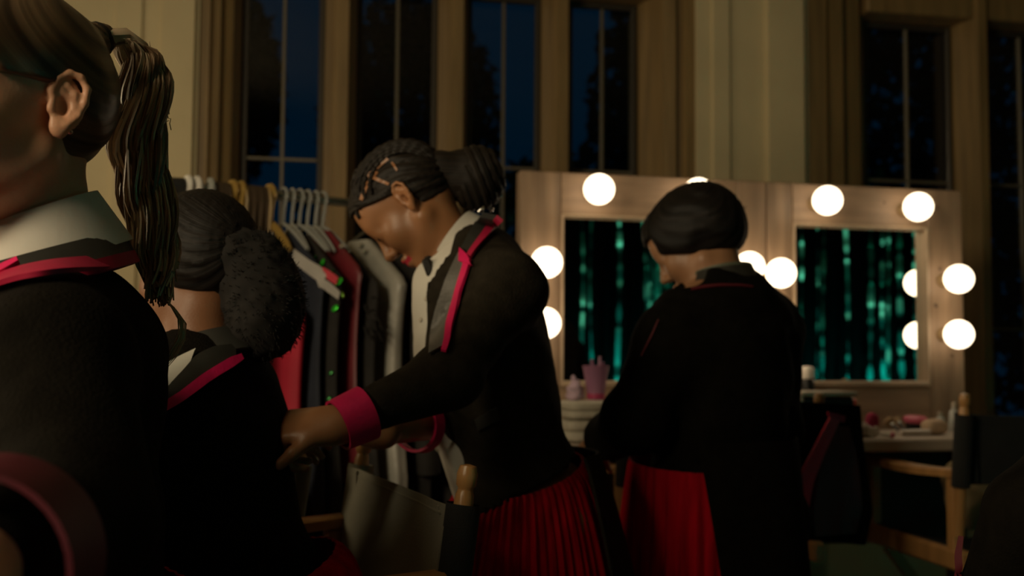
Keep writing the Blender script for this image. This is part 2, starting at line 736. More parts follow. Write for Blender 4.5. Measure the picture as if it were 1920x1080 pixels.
# ------------------------------------------------------------------ people
def axes_from(fwd, up=(0, 0, 1)):
    f = Vector(fwd).normalized()
    l = Vector(up).cross(f)
    l = l.normalized()
    u = f.cross(l)
    return np.array([[f.x, l.x, u.x], [f.y, l.y, u.y], [f.z, l.z, u.z]])


def head_ops(F, H, A, s=1.0, face=True, ears=True, jaw=1.0):
    H = np.array(H)
    T = lambda x, y, z: H + A @ (np.array([x, y, z]) * s)
    E = lambda c, r, k=.02, op='u': F.ell(T(*c), np.array(r) * s, A, k * s, op)
    C = lambda a, b, ra, rb, k=.015, op='u': F.cap(T(*a), T(*b), ra * s, rb * s, k * s, op)
    E((-.010, 0, .042), (.096, .073, .083))
    E((-.045, 0, .015), (.055, .062, .060), .03)
    E((.032, 0, -.028), (.058, .056, .082), .03)
    E((.072, 0, -.094), (.020, .022, .017), .02)
    for sd in (1, -1):
        C((.000, sd * .052, -.045), (.064, sd * .018, -.093), .017 * jaw, .014, .025)
        E((.058, sd * .036, -.022), (.026, .024, .026), .03)
        E((.080, sd * .033, .004), (.012, .016, .012), .008)
        if face:
            E((.103, sd * .034, .012), (.012, .017, .009), .012, 's')
            E((.083, sd * .032, .008), (.0125, .0135, .0115), .005)
    C((.082, -.034, .030), (.082, .034, .030), .013, .013, .02)
    E((.060, 0, .055), (.036, .052, .045), .03)
    if face:
        C((.090, 0, .018), (.108, 0, -.024), .007, .0105, .012)
        E((.108, 0, -.029), (.012, .011, .009), .008)
        for sd in (1, -1):
            E((.098, sd * .012, -.033), (.009, .007, .007), .006)
        C((.091, -.018, -.061), (.091, .018, -.061), .006, .006, .008)
        C((.097, -.008, -.058), (.097, .008, -.058), .0065, .0065, .008)
        C((.093, -.014, -.072), (.093, .014, -.072), .0075, .0075, .008)
        E((.104, 0, -.0655), (.012, .024, .0016), .003, 's')
    for sd in ((1, -1) if ears else ()):
        b = np.array([-.86, sd * .48, 0.02])
        b /= np.linalg.norm(b)
        u = np.array([-.14, 0, .99])
        nn = np.cross(b, u) * (1 if sd < 0 else -1)
        nn = nn if nn[1] * sd > 0 else -nn
        e0 = np.array([.000, sd * .0705, .002])
        X = lambda q, h=0.0: tuple(e0 + b * q[0] + u * q[1] + nn * h)
        # ear: plate, hollow, rim, inner fold, tragus, lobe
        Ae = A @ np.stack([b, u, nn], axis=1)
        F.ell(T(*X((.013, .002), .002)), np.array((.016, .027, .0055)) * s, Ae, .006 * s)
        F.ell(T(*X((.0105, -.004), .010)), np.array((.0078, .0115, .0105)) * s, Ae, .003 * s, 's')
        F.ell(T(*X((.016, .016), .008)), np.array((.0062, .0075, .006)) * s, Ae, .003 * s, 's')
        rim = [(.001, .003), (-.002, .013), (.003, .025), (.013, .031), (.024, .027), (.031, .015), (.030, .001), (.025, -.012), (.016, -.022)]
        for i in range(len(rim) - 1):
            C(X(rim[i], .006), X(rim[i + 1], .0065), .0036, .0036, .003)
        ah = [(.012, .019), (.021, .010), (.021, -.003), (.016, -.013)]
        for i in range(len(ah) - 1):
            C(X(ah[i], .005), X(ah[i + 1], .005), .0032, .0030, .003)
        E(X((.000, -.005), .005), (.005, .004, .0065), .004)
        F.ell(T(*X((.008, -.024), .004)), np.array((.009, .011, .005)) * s, Ae, .006 * s)
    return T


def hand_ops(F, W, d, back, thumb, curl=(.5, .7, .5), s=1.0, spread=.06, tcurl=.3):
    """wrist W, direction d, back-of-hand normal, thumb-side direction; fingers curl away from back"""
    d = Vector(d).normalized()
    back = Vector(back)
    back = (back - d * back.dot(d)).normalized()
    t = Vector(thumb)
    t = (t - d * t.dot(d) - back * t.dot(back)).normalized()
    W = Vector(W)
    A = np.array([[d.x, t.x, back.x], [d.y, t.y, back.y], [d.z, t.z, back.z]])
    F.ell(W + d * .048 * s, np.array((.055, .040, .0165)) * s, A, .02)
    F.cap(W - d * .02, W + d * .03, .026 * s, .026 * s, .02)
    F.cap(W + d * .015 + t * .018, W + d * .05 + t * .030, .017 * s, .013 * s, .015)
    lens = [(.042, .026, .020), (.046, .029, .021), (.042, .027, .020), (.034, .021, .018)]
    offs = [.029, .010, -.010, -.028]
    for i in range(4):
        p = W + d * (.088 - .004 * abs(i - 1.2)) * s + t * offs[i] * s
        F.cap(W + d * .05 * s + t * offs[i] * .8 * s, p, .011 * s, .0098 * s, .010)
        a = 0
        dd = (d + t * spread * (1.5 - i)).normalized()
        r = .0092 * s
        for j in range(3):
            a += curl[j] * (1 + .06 * i)
            q = p + (dd * math.cos(a) - back * math.sin(a)) * lens[i][j] * s
            F.cap(p, q, r, r * .9, .004)
            p = q
            r *= .9
    p = W + d * .045 * s + t * .034 * s
    dd = (d * .75 + t * .6 - back * .25).normalized()
    r = .0115 * s
    for j, L in enumerate((.036, .028)):
        q = p + dd * L * s
        F.cap(p, q, r, r * .88, .006)
        dd = (dd * math.cos(tcurl) + (d * .4 - back * .8 - t * .4) * math.sin(tcurl)).normalized()
        p = q
        r *= .88


class Person:
    """skeleton -> body; the clothes are the same volumes grown outwards"""
    def __init__(s, **k):
        s.__dict__.update(k)
        for n in ('N', 'NT', 'C', 'Wst', 'B', 'SL', 'SR', 'EL', 'ER', 'WL', 'WR', 'H'):
            setattr(s, n, np.array(getattr(s, n), float))
        s.off = np.array(getattr(s, 'off', (0, 0, 0)), float)
        for n in ('N', 'NT', 'C', 'Wst', 'B', 'SL', 'SR', 'EL', 'ER', 'WL', 'WR', 'H'):
            setattr(s, n, getattr(s, n) + s.off)
        s.f = np.array(s.f, float)
        s.f /= np.linalg.norm(s.f)
        s.l = np.array([-s.f[1], s.f[0], 0])
        s.HA = axes_from(s.head_f, getattr(s, 'head_up', (0, 0, 1)))
        s.hs = getattr(s, 'hs', 1.0)
        s.ts = getattr(s, 'ts', 1.0)

    def frame(s, a, b):
        u = (b - a) / np.linalg.norm(b - a)
        f = s.f - u * (s.f @ u)
        f /= np.linalg.norm(f)
        l = np.cross(u, f)
        return np.stack([f, l, u], axis=1)

    def torso(s, F, i=0.0, k=.05, hips=True):
        t = s.ts
        A1 = s.frame(s.Wst, s.N)
        A2 = s.frame(s.B, s.Wst)
        F.ell(s.C, np.array((.100, .142, .175)) * t + i, A1, k)
        F.ell(s.C + A1[:, 2] * .10 * t, np.array((.080, .135, .10)) * t + i, A1, k)
        b = getattr(s, 'bust', .05)
        for sd in (1, -1):
            F.ell(s.C + (A1[:, 0] * .062 + A1[:, 1] * sd * .062 - A1[:, 2] * .01) * t, np.full(3, b) * t + i, A1, .05)
        F.ell(s.Wst, np.array((.088, .120, .135)) * t + i, A1, k)
        if hips:
            F.ell(s.B, np.array((.108, .158, .125)) * t + i, A2, k)
            for sd in (1, -1):
                F.ell(s.B + (-A2[:, 0] * .055 + A2[:, 1] * sd * .07 - A2[:, 2] * .03) * t, np.full(3, .082) * t + i, A2, .04)
        for S_ in (s.SL, s.SR):
            F.cap(s.N - A1[:, 2] * .03, S_, .050 * t + i, .050 * t + i, k)

    def arms(s, F, i=0.0, j=None, k=.03, which='LR', cut=0.0, cutR=None):
        j = i if j is None else j
        for sd in which:
            S_, E_, W_ = getattr(s, 'S' + sd), getattr(s, 'E' + sd), getattr(s, 'W' + sd)
            W2 = W_ - (W_ - E_) / np.linalg.norm(W_ - E_) * (cutR if cutR is not None and sd == 'R' else cut)
            F.cap(S_, E_, .048 * s.ts + i, .040 * s.ts + i, k)
            F.cap(E_, W2, .040 * s.ts + i, .026 * s.ts + j, k)

    def legs(s, F):
        for hip, kn, an in s.legpts:
            hip, kn, an = [np.array(q, float) for q in (hip, kn, an)]
            F.cap(hip, kn, .078, .050, .04)
            F.cap(kn, kn * .45 + an * .55, .049, .046, .03)
            F.cap(kn * .6 + an * .4, an, .049, .034, .03)

    def feet(s, F):
        for hip, kn, an in s.legpts:
            an = np.array(an, float)
            kn = np.array(kn, float)
            ff = getattr(s, 'foot_f', s.f)
            F.cap(an + np.array((0, 0, .10)), an, .046, .043, .02)
            F.cap(an + np.array((0, 0, -.035)), an + ff * .13 + np.array((0, 0, -.05)), .040, .032, .02)
            F.ell(an + ff * .16 + np.array((0, 0, -.058)), (.07, .04, .03), np.stack([ff, s.l, (0, 0, 1)], axis=1), .02)

    def body(s, root, skin, fine_head=.004, fine_hand=.004, coarse=.014, hands='LR'):
        F = Field()
        s.torso(F)
        s.arms(F)
        s.legs(F)
        F.cap(s.N - (s.NT - s.N) * .3, s.NT, .056 * s.hs, .050 * s.hs, .03)
        F.cap(s.NT, s.H + s.HA @ np.array((-.03, 0, -.02)), .050 * s.hs, .045, .03)
        s.T = head_ops(F, s.H, s.HA, s.hs, ears=getattr(s, 'ears', True))
        fine = [(s.H - .135, s.H + .135, fine_head)]
        for sd in 'LR':
            hp = getattr(s, 'hand' + sd)
            hand_ops(F, getattr(s, 'W' + sd), *hp[:3], **(hp[3] if len(hp) > 3 else {}))
            if sd in hands:
                c = getattr(s, 'W' + sd) + np.array(Vector(hp[0]).normalized()) * .06
                fine.append((c - .11, c + .11, fine_hand))
        V, Fc = F.mesh(coarse, fine)
        V = smooth_mesh(V, Fc, 1, .4)
        Fm = V[Fc].mean(axis=1)
        L = (Fm - s.H) @ s.HA / s.hs
        mi = np.zeros(len(Fc), dtype=np.int32)
        lips = (L[:, 0] > .082) & (np.abs(L[:, 1]) < .024) & (L[:, 2] < -.053) & (L[:, 2] > -.080) & (((L[:, 2] + .066) / .013) ** 2 + (L[:, 1] / .024) ** 2 < 1)
        mi[lips] = 1
        low = Fm[:, 2] < s.B[2] - .02
        near_leg = np.full(len(Fm), 9.0)
        for hip, kn, an in s.legpts:
            for a, b in ((np.array(hip, float), np.array(kn, float)), (np.array(kn, float), np.array(an, float))):
                h = np.clip(((Fm - a) @ (b - a)) / ((b - a) @ (b - a)), 0, 1)
                near_leg = np.minimum(near_leg, np.linalg.norm(Fm - a - h[:, None] * (b - a), axis=1))
        mi[low & (near_leg < .10)] = 2
        o = mk('body', V, Fc, None, root, mats=[skin, MT['lip_red'], MT['tights']], midx=mi)
        s.skin = Surf(V, Fc)
        # boots
        Fb = Field()
        s.feet(Fb)
        Vb, Fbq = Fb.mesh(.012)
        mk('boots', Vb, Fbq, MT['boot'], root)
        return o

    def hair_cap(s, root, m, infl=.008, keep=None, fine=.004, amp=.0015, pole=(-.10, 0, .07), freq=26, ear_clear=True, name='hair', extra=None):
        F = Field()
        T = s.T
        h = s.hs
        F.ell(T(-.010, 0, .042), np.array((.096, .073, .083)) * h + infl, s.HA, .02)
        F.ell(T(-.045, 0, .015), np.array((.055, .062, .060)) * h + infl, s.HA, .03)
        F.ell(T(.060, 0, .055), np.array((.036, .052, .045)) * h + infl, s.HA, .03)
        if extra:
            extra(F, T, h)
        pole = np.array(pole, float)

        def strand(L):
            q = L - pole
            return np.arctan2(q[:, 1], -q[:, 2] + .6 * q[:, 0] + .02)

        def post(Q, d):
            L = (Q - s.H) @ s.HA / h
            d = d + amp * np.sin(freq * strand(L) + 2 * np.sin(L[:, 0] * 50)) + amp * .6 * np.sin(freq * 2.3 * strand(L))
            kf = keep(L)
            return np.maximum(d, -kf)
        V, Fc = F.mesh(fine, post=post)
        V = smooth_mesh(V, Fc, 1, .4)
        L = (V - s.H) @ s.HA / h
        o = mk(name, V, Fc, m, root, strand=strand(L))
        s.hair = Surf(V, Fc)
        return o

    def garment(s, name, root, m, infl, arm_infl=None, wr=None, step=.009, hips=True, arms=True, post=None, amp=.003, f=24, seed=0.0, extra=None, k=.05, cut=.0, cutR=None):
        F = Field()
        s.torso(F, infl, hips=hips, k=k)
        if arms:
            s.arms(F, arm_infl if arm_infl is not None else infl, wr, cut=cut, cutR=cutR)
        if extra:
            extra(F)

        def pp(Q, d):
            if amp:
                d = d + wrinkle(Q, amp, f, seed)
            return post(Q, d) if post else d
        V, Fc = F.mesh(step, post=pp)
        V = smooth_mesh(V, Fc, 2, .45)
        o = mk(name, V, Fc, m, root)
        return o, Surf(V, Fc)


def band(name, m, root, c0, c1, r0, r1, A, th=.0025, n=40, a0=0, a1=2 * math.pi, wav=0):
    """collar or cuff: slab lofted between two ellipses; r = (along A0, along A1)"""
    c0, c1 = np.array(c0, float), np.array(c1, float)
    G = np.zeros((n, 5, 3))
    for i in range(n):
        th_ = a0 + (a1 - a0) * i / (n - 1)
        for j in range(5):
            t = j / 4
            r = (np.array(r0) * (1 - t) + np.array(r1) * t) * (1 + wav * math.sin(th_ * 5))
            G[i, j] = c0 * (1 - t) + c1 * t + A[:, 0] * r[0] * math.cos(th_) + A[:, 1] * r[1] * math.sin(th_)
    return MB().grid(G, th).build(name, m, root)


def skirt_mesh(top, bot, rt, rb, A, pleats=40, amp=.008, rows=18, n=240, a0=0, a1=2 * math.pi, th=.003, ease=.7, da0=0.0):
    top, bot = np.array(top, float), np.array(bot, float)
    G = np.zeros((rows, n, 3))
    for i in range(rows):
        t = i / (rows - 1)
        e = t ** ease
        c = top * (1 - t) + bot * t
        for j in range(n):
            a = a0 + da0 * (1 - t) ** 2 + (a1 - a0 - da0 * (1 - t) ** 2) * j / (n - 1)
            r = np.array(rt) * (1 - e) + np.array(rb) * e
            w_ = 1 + (amp * (.25 + t) * (math.sin(pleats * a) + .4 * math.sin(pleats * .37 * a + 1))) / r.mean()
            G[i, j] = c + A[:, 0] * r[0] * w_ * math.cos(a) + A[:, 1] * r[1] * w_ * math.sin(a)
    return MB().grid(G[:, ::-1], th)


def std_keep(L, low=-.06):
    """hairline: above the brow-to-ear line in front, down to the nape behind"""
    front = L[:, 2] - (.026 + .62 * (L[:, 0] - .005))
    back = np.minimum(-(L[:, 0] + .020), L[:, 2] - low)
    return np.maximum(front, back)


def cuff_at(W, E, A_len, r, name, m, root, th=.004, back=.0):
    W, E = Vector(W), Vector(E)
    d = (W - E).normalized()
    a = d.orthogonal().normalized()
    b = d.cross(a)
    A = np.array([[a.x, b.x], [a.y, b.y], [a.z, b.z]])
    p0 = W + d * back
    return band(name, m, root, p0 - d * A_len, p0, (r * 1.08, r * 1.08), (r, r), A, th)


def hair_lock(mb, pts, r, k, n=6, flat=.55):
    mb.tube(pts, r, n=n, flat=flat, strand=k, cap=True)


# ================================================================== the setting
WP = Plane(3.90, .19)
Z_HEAD, Z_SILL = 2.605, .74


def glass_mat():
    m = bpy.data.materials.new('window_glass')
    m.use_nodes = True
    nt = m.node_tree
    nt.nodes.remove(nt.nodes['Principled BSDF'])
    out = nt.nodes['Material Output']
    fr = nt.nodes.new('ShaderNodeFresnel')
    fr.inputs[0].default_value = 1.45
    tr = nt.nodes.new('ShaderNodeBsdfTransparent')
    tr.inputs[0].default_value = (.82, .88, .9, 1)
    gl = nt.nodes.new('ShaderNodeBsdfGlossy')
    gl.inputs['Roughness'].default_value = .04
    mx = nt.nodes.new('ShaderNodeMixShader')
    nt.links.new(fr.outputs[0], mx.inputs[0])
    nt.links.new(tr.outputs[0], mx.inputs[1])
    nt.links.new(gl.outputs[0], mx.inputs[2])
    nt.links.new(mx.outputs[0], out.inputs[0])
    return m


MT['glass'] = glass_mat()


def wpoly(pts):
    return [WP.at(u, w_, 0) for u, w_ in pts]


U = lambda px, w_=-.05: WP.u(px, w_)
uL0, uL1 = U(368, 0), U(1306, 0)
uR0, uR1 = U(1517, 0), U(2260, 0)

mb = MB()
mb.prism(wpoly([(-3.3, 0), (uL0, 0), (uL0, -.32), (-3.3, -.32)]), 0, 3.3)
mb.prism(wpoly([(uL1, 0), (uR0, 0), (uR0, -.32), (uL1, -.32)]), 0, 3.3)
mb.prism(wpoly([(uR1, 0), (5.4, 0), (5.4, -.32), (uR1, -.32)]), 0, 3.3)
for a, b in ((uL0, uL1), (uR0, uR1)):
    mb.prism(wpoly([(a, 0), (b, 0), (b, -.32), (a, -.32)]), 0, Z_SILL)
    mb.prism(wpoly([(a, 0), (b, 0), (b, -.32), (a, -.32)]), Z_HEAD + .12, 3.3)
wall = tag(mb.build('wall_back', MT['plaster'], smooth=False), kind='structure')
# flat wall strips (shallow pilasters) on the plaster
for i, (p0, p1, d) in enumerate(((206, 262, .012), (293, 362, .02), (1336, 1372, .014), (1440, 1512, .03))):
    m_ = MB().prism(wpoly([(U(p0, d), -.01), (U(p0, d) + .006, d), (U(p1, d) - .006, d), (U(p1, d), -.01)]), 0, 3.25)
    m_.build('pilaster_strip', MT['plaster'], wall, smooth=False)


def light(parent, u0, u1, zs, bars=True):
    """one metal casement: frame, glazing bars and panes"""
    wg = -.20
    fw = .022
    z0, z1 = zs[0], zs[-1]
    f = MB()
    ax = (WP.U, WP.N, Vector((0, 0, 1)))
    for u in (u0 + fw / 2, u1 - fw / 2):
        f.box(WP.at(u, wg, (z0 + z1) / 2), (fw, .03, z1 - z0), ax, .004)
    for z in (z0 + fw / 2, z1 - fw / 2):
        f.box(WP.at((u0 + u1) / 2, wg, z), (u1 - u0 - 2 * fw, .03, fw), ax, .004)
    fo = f.build('casement', MT['casement'], parent, smooth=False)
    um = (u0 + u1) / 2
    MB().box(WP.at(um, wg + .004, (z0 + z1) / 2), (.013, .018, z1 - z0 - 2 * fw), ax, .003).build('glazing_bar', MT['lead'], fo, smooth=False)
    for z in zs[1:-1]:
        MB().box(WP.at(um, wg + .004, z), (u1 - u0 - 2 * fw, .016, .012), ax, .003).build('glazing_bar', MT['lead'], fo, smooth=False)
    for a, b in ((u0 + fw, um), (um, u1 - fw)):
        for k in range(len(zs) - 1):
            c = WP.at((a + b) / 2, wg - .004 + rnd.uniform(-.0008, .0008), (zs[k] + zs[k + 1]) / 2)
            t = rnd.uniform(-.004, .004)
            ax2 = (WP.U, (WP.N + WP.U * t).normalized(), Vector((0, 0, 1)))
            MB().box(c, (b - a, .004, zs[k + 1] - zs[k]), ax2, .0005).build('pane', MT['glass'], fo, smooth=False)


def window(name, uo0, uo1, lights_px, zs):
    root = tag(empty(name, WP.at((uo0 + uo1) / 2, -.1, Z_SILL)), kind='structure')
    L = [(U(a, -.17), U(b, -.17)) for a, b in lights_px]
    zt = Z_HEAD + .12
    # moulded jambs: stepped and splayed
    u0 = L[0][0]
    d = u0 - uo0
    MB().prism(wpoly([(uo0, -.30), (uo0, -.012), (uo0 + .25 * d, -.012), (uo0 + .32 * d, -.03), (uo0 + .50 * d, -.035), (uo0 + .58 * d, -.07), (uo0 + .8 * d, -.085), (u0 - .004, -.17), (u0, -.30)]), Z_SILL, zt).build('jamb', MT['stone'], root, smooth=False)
    u1 = L[-1][1]
    d = uo1 - u1
    MB().prism(wpoly([(uo1, -.30), (uo1, -.012), (uo1 - .20 * d, -.012), (uo1 - .28 * d, -.045), (uo1 - .34 * d, -.05), (uo1 - .42 * d, -.02), (uo1 - .70 * d, -.03), (uo1 - .78 * d, -.07), (u1 + .004, -.17), (u1, -.30)]), Z_SILL, zt).build('jamb', MT['stone'], root, smooth=False)
    for i in range(len(L) - 1):
        a, b = L[i][1], L[i + 1][0]
        q = (b - a)
        MB().prism(wpoly([(a, -.30), (a, -.17), (a + .2 * q, -.07), (a + .3 * q, -.04), (b - .3 * q, -.04), (b - .2 * q, -.07), (b, -.17), (b, -.30)]), Z_SILL, zt).build('mullion', MT['stone'], root, smooth=False)
    ax = (WP.U, WP.N, Vector((0, 0, 1)))
    for a, b in L:
        h = MB()
        h.box(WP.at((a + b) / 2, -.17, Z_HEAD + .06), (b - a + .08, .22, .12), ax, .006)
        h.build('head_stone', MT['stone'], root, smooth=False)
        light(root, a, b, zs)
    MB().box(WP.at((uo0 + uo1) / 2, -.13, Z_SILL + .02), (uo1 - uo0, .34, .04), ax, .01).build('window_sill', MT['stone'], root, smooth=False)
    return root


window('window_1', uL0, uL1, [(450, 606), (666, 820), (874, 1015), (1065, 1197)], [Z_SILL + .04, 1.33, 1.93, Z_HEAD])
window('window_2', uR0, uR1, [(1622, 1792), (1830, 2012), (2052, 2230)], [Z_SILL + .04, 1.33, 1.94, Z_HEAD])

tag(MB().box((1, 1, -.05), (9.4, 9.0, .1)).build('floor', MT['floor'], smooth=False), kind='structure')
tag(MB().box((1, 1, 3.35), (9.4, 9.0, .1)).build('ceiling', MT['ceiling'], smooth=False), kind='structure')
tag(MB().box((-3.35, .6, 1.65), (.1, 5.8, 3.3)).build('wall_left', MT['dark_wall'], smooth=False), kind='structure')
tag(MB().box((5.45, 1.2, 1.65), (.1, 7.2, 3.3)).build('wall_right', MT['dark_wall'], smooth=False), kind='structure')
tag(MB().box((1, -2.6, 1.65), (9.0, .1, 3.3)).build('wall_front', MT['dark_wall'], smooth=False), kind='structure')

# trees in the dark outside the windows
MT['leaf'] = mat('night_leaves', (.012, .02, .008), .8, ns=3, na=.4)
MT['bark'] = mat('night_bark', (.02, .015, .01), .9, ns=6, na=.3)


def leaves(n, fn, s0, s1):
    V, F = [], []
    for k in range(n):
        c = np.array(fn())
        a = NP.normal(size=3)
        a /= np.linalg.norm(a)
        b = np.cross(a, NP.normal(size=3))
        b /= np.linalg.norm(b)
        s_ = NP.uniform(s0, s1)
        o = len(V)
        V += [c - a * s_, c + b * s_ * .55, c + a * s_, c - b * s_ * .55]
        F.append((o, o + 1, o + 2, o + 3))
    return V, F


tree_spots = [(-2.85, 9.6, 3.6, .75, 'dark tree outside the leftmost window light, against the blue dusk'),
              (-.95, 9.8, 3.3, .85, 'dark tree outside behind the woman with the braided bun'),
              (1.55, 9.6, 3.4, .9, 'dark tree outside behind the left lighted mirror'),
              (3.7, 9.7, 3.3, 1.1, 'dark tree outside the right-hand window'),
              (6.1, 9.9, 3.3, 1.1, 'dark tree outside the window at the right edge of the picture')]
for i, (x, y, zc, R_, lab) in enumerate(tree_spots):
    root = empty('garden_tree', (x, y, -.6), lab, 'tree', 'trees outside the windows')
    t = MB()
    t.tube([(x, y, -.6), (x + .05, y, .8), (x - .04, y + .05, 2.0), (x + .03, y, zc)], [.16, .13, .10, .05], 8)
    for a in range(5):
        an = a * 1.3 + i
        t.tube([(x, y, 1.4 + .2 * a), (x + .5 * math.cos(an), y + .5 * math.sin(an), 2.0 + .2 * a)], [.05, .02], 6)
    t.build('trunk', MT['bark'], root)

    def pt():
        q = NP.normal(size=3)
        q /= np.linalg.norm(q)
        r_ = R_ * NP.uniform(.25, 1.0) ** .5
        return np.array((x, y, zc)) + q * r_ * np.array((1, .8, 1.5))
    lf = mk('foliage', *leaves(3600, pt, .05, .11), MT['leaf'], root, smooth=False)
    lf['kind'] = 'stuff'
root = empty('garden_hedge', (1.9, 7.4, -.6), 'tall dark hedge outside the windows behind the mirrors', 'hedge')


def pt():
    x = NP.uniform(-1.5, 5.6)
    top = 2.35 + .3 * math.sin(x * 1.7) + .2 * math.sin(x * 4.3 + 1)
    return (x, 7.4 + NP.uniform(-.4, .4), -.5 + (top + .5) * NP.uniform(0, 1) ** .75)


lf = mk('foliage', *leaves(9000, pt, .05, .10), MT['leaf'], root, smooth=False)
lf['kind'] = 'stuff'

# ------------------------------------------------------------------ curtains behind the camera, seen in the mirrors
MT['drape'] = mat('black_velvet', (.0015, .0015, .0015), 1.0, spec=.0)
MT['tinsel'] = mat('teal_tinsel', (.10, .80, .72), .30, .9)
CA, CB = Vector((1.7, -1.75, 0)), Vector((5.0, .55, 0))
cu = (CB - CA).normalized()
cn = Vector((-cu.y, cu.x, 0))
G = np.zeros((14, 160, 3))
for i in range(14):
    for j in range(160):
        s_ = j / 159 * (CB - CA).length
        q = CA + cu * s_ - cn * (.18 + .05 * math.sin(s_ * 26) + .02 * math.sin(s_ * 61 + i * .2))
        G[i, j] = (q.x, q.y, .04 + i / 13 * 2.9)
root = empty('stage_curtain', (CA + CB) / 2, 'black velvet stage curtain behind the teal tinsel, seen in the mirrors', 'curtain')
MB().grid(G, .006).build('drape', MT['drape'], root)
t = MB()
t.tube([CA - cn * .18 + Vector((0, 0, 2.95)), CB - cn * .18 + Vector((0, 0, 2.95))], .02, 8)
t.build('curtain_rail', MT['rail_black'], root)
root = empty('tinsel_curtain', (CA + CB) / 2 + cn * .02, 'teal foil tinsel curtain reflected in both lighted mirrors', 'curtain')
mb = MB()
L_ = (CB - CA).length
dens = lambda s_: .5 + .5 * math.sin(s_ * 11.0 + 1.1) * math.sin(s_ * 4.3 + .4)
s_ = .0
while s_ < L_:
    s_ += rnd.uniform(.008, .035) * (1.0 if dens(s_) > .66 else 6.0)
    w_ = rnd.uniform(.016, .042)
    b0 = rnd.uniform(0, 6.3)
    tw = rnd.uniform(-2.5, 2.5)
    off = rnd.uniform(-.10, .08)
    V, F = [], []
    zt, zb = 2.85, rnd.uniform(.05, .35)
    ns = 60
    for k in range(ns + 1):
        z = zt + (zb - zt) * k / ns
        a = b0 + tw * (zt - z) + 2.0 * math.sin(z * 3.1 + b0 * 7) + 1.3 * math.sin(z * 13 + b0 * 3) + .6 * math.sin(z * 29 + b0)
        c = CA + cu * (s_ + .012 * math.sin(z * 3 + b0)) + cn * (off + .012 * math.cos(z * 4 + b0))
        d = (cu * math.cos(a) + cn * math.sin(a)) * w_ / 2
        V += [c - d + Vector((0, 0, z)), c + d + Vector((0, 0, z))]
        if k:
            F.append((2 * k - 2, 2 * k - 1, 2 * k + 1, 2 * k))
    mb.add(V, F)
tin = mb.build('tinsel_strands', MT['tinsel'], root)
tin['kind'] = 'stuff'

# ------------------------------------------------------------------ lighted mirrors and counter
VP = Plane(3.15, .235)
AXV = (VP.U, VP.N, Vector((0, 0, 1)))
Z_CT = .98
zTop = (VP.hit(990, 316)[1] + VP.hit(1790, 360)[1]) / 2
zM0 = (VP.hit(1100, 718)[1] + VP.hit(1600, 720)[1]) / 2
zM1 = (VP.hit(1060, 401)[1] + VP.hit(1700, 430)[1]) / 2


def vanity(px0, px1, m0, m1, bulbs, label):
    u0, u1 = VP.u(px0), VP.u(px1)
    v0, v1 = VP.u(m0, 0, 560), VP.u(m1, 0, 560)
    root = empty('lighted_mirror', VP.at((u0 + u1) / 2, -.03, Z_CT), label, 'mirror', 'bulb-lit dressing mirrors')
    T_ = .055
    g = .0012

    def board(name, a, b, z0, z1, m):
        n_ = MB().box(VP.at((a + b) / 2, -T_ / 2, (z0 + z1) / 2), (b - a - g, T_, z1 - z0 - g), AXV, .003)
        o = n_.build(name, m, root, smooth=False)
        return o
    tr = board('top_board', v0, v1, zM1, zTop, MT['vanity_h'])
    lb = board('side_board', u0, v0, Z_CT, zTop, MT['vanity'])
    rb_ = board('side_board', v1, u1, Z_CT, zTop, MT['vanity'])
    bb = board('bottom_board', v0, v1, Z_CT, zM0, MT['vanity_h'])
    # the glass, let into the boards
    MB().box(VP.at((v0 + v1) / 2, -.028, (zM0 + zM1) / 2), (v1 - v0, .006, zM1 - zM0), AXV, .0005).build('mirror_glass', MT['mirror'], root, smooth=False)
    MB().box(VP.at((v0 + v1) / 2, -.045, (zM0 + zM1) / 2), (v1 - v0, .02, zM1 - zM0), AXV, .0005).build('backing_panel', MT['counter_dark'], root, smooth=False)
    tw = .018
    for a, b, z0, z1 in ((v0, v0 + tw * .5, zM0, zM1), (v1 - tw * .5, v1, zM0, zM1), (v0, v1, zM0 - tw * .5, zM0 + tw * .4), (v0, v1, zM1 - tw * .2, zM1 + tw * .2)):
        MB().box(VP.at((a + b) / 2, -.010, (z0 + z1) / 2), (b - a, .034, z1 - z0), AXV, .003).build('moulding', MT['trim_wood'], root, smooth=False)
    for px, py in bulbs:
        u, z = VP.hit(px, py, .082)
        par = tr if z > zM1 + .01 else (lb if u < v0 else rb_)
        c = VP.at(u, 0, z)
        b = MB().lathe(c, [(.022, .0), (.022, .010), (.018, .016), (.015, .04)], 18, VP.N).build('socket', MT['socket'], root)
        prof = [(.013, .030), (.016, .040)]
        R = .0455
        for k in range(13):
            th = math.radians(-68 + 158 * k / 12)
            prof.append((max(R * math.cos(th), .0006), .084 + R * math.sin(th)))
        MB().lathe(c, prof, 24, VP.N).build('light_bulb', MT['bulb'], root)
    for q in range(7):
        side = rnd.choice(((u0, v0, Z_CT, zTop), (v1, u1, Z_CT, zTop), (v0, v1, zM1, zTop)))
        uu = rnd.uniform(side[0] + .02, side[1] - .02)
        zz = rnd.uniform(side[2] + .03, side[3] - .02)
        MB().lathe(VP.at(uu, -.002, zz), [(rnd.uniform(.006, .011), 0), (.004, .0032)], 10, VP.N, 1, rnd.uniform(.7, 1.3)).build('knot', MT['knot'], root)
    return root


vanity(976, 1436, 1051, 1384, [(1123, 355), (1309, 362), (1025, 492), (1022, 606), (1405, 500), (1405, 616)],
       'wooden mirror with round bulbs behind the short-haired person, left of the two')
vanity(1438, 1802, 1487, 1741, [(1551, 376), (1721, 388), (1464, 512), (1464, 622), (1797, 523), (1797, 627)],
       'wooden mirror with round bulbs on the right, four bulbs of it in full view')

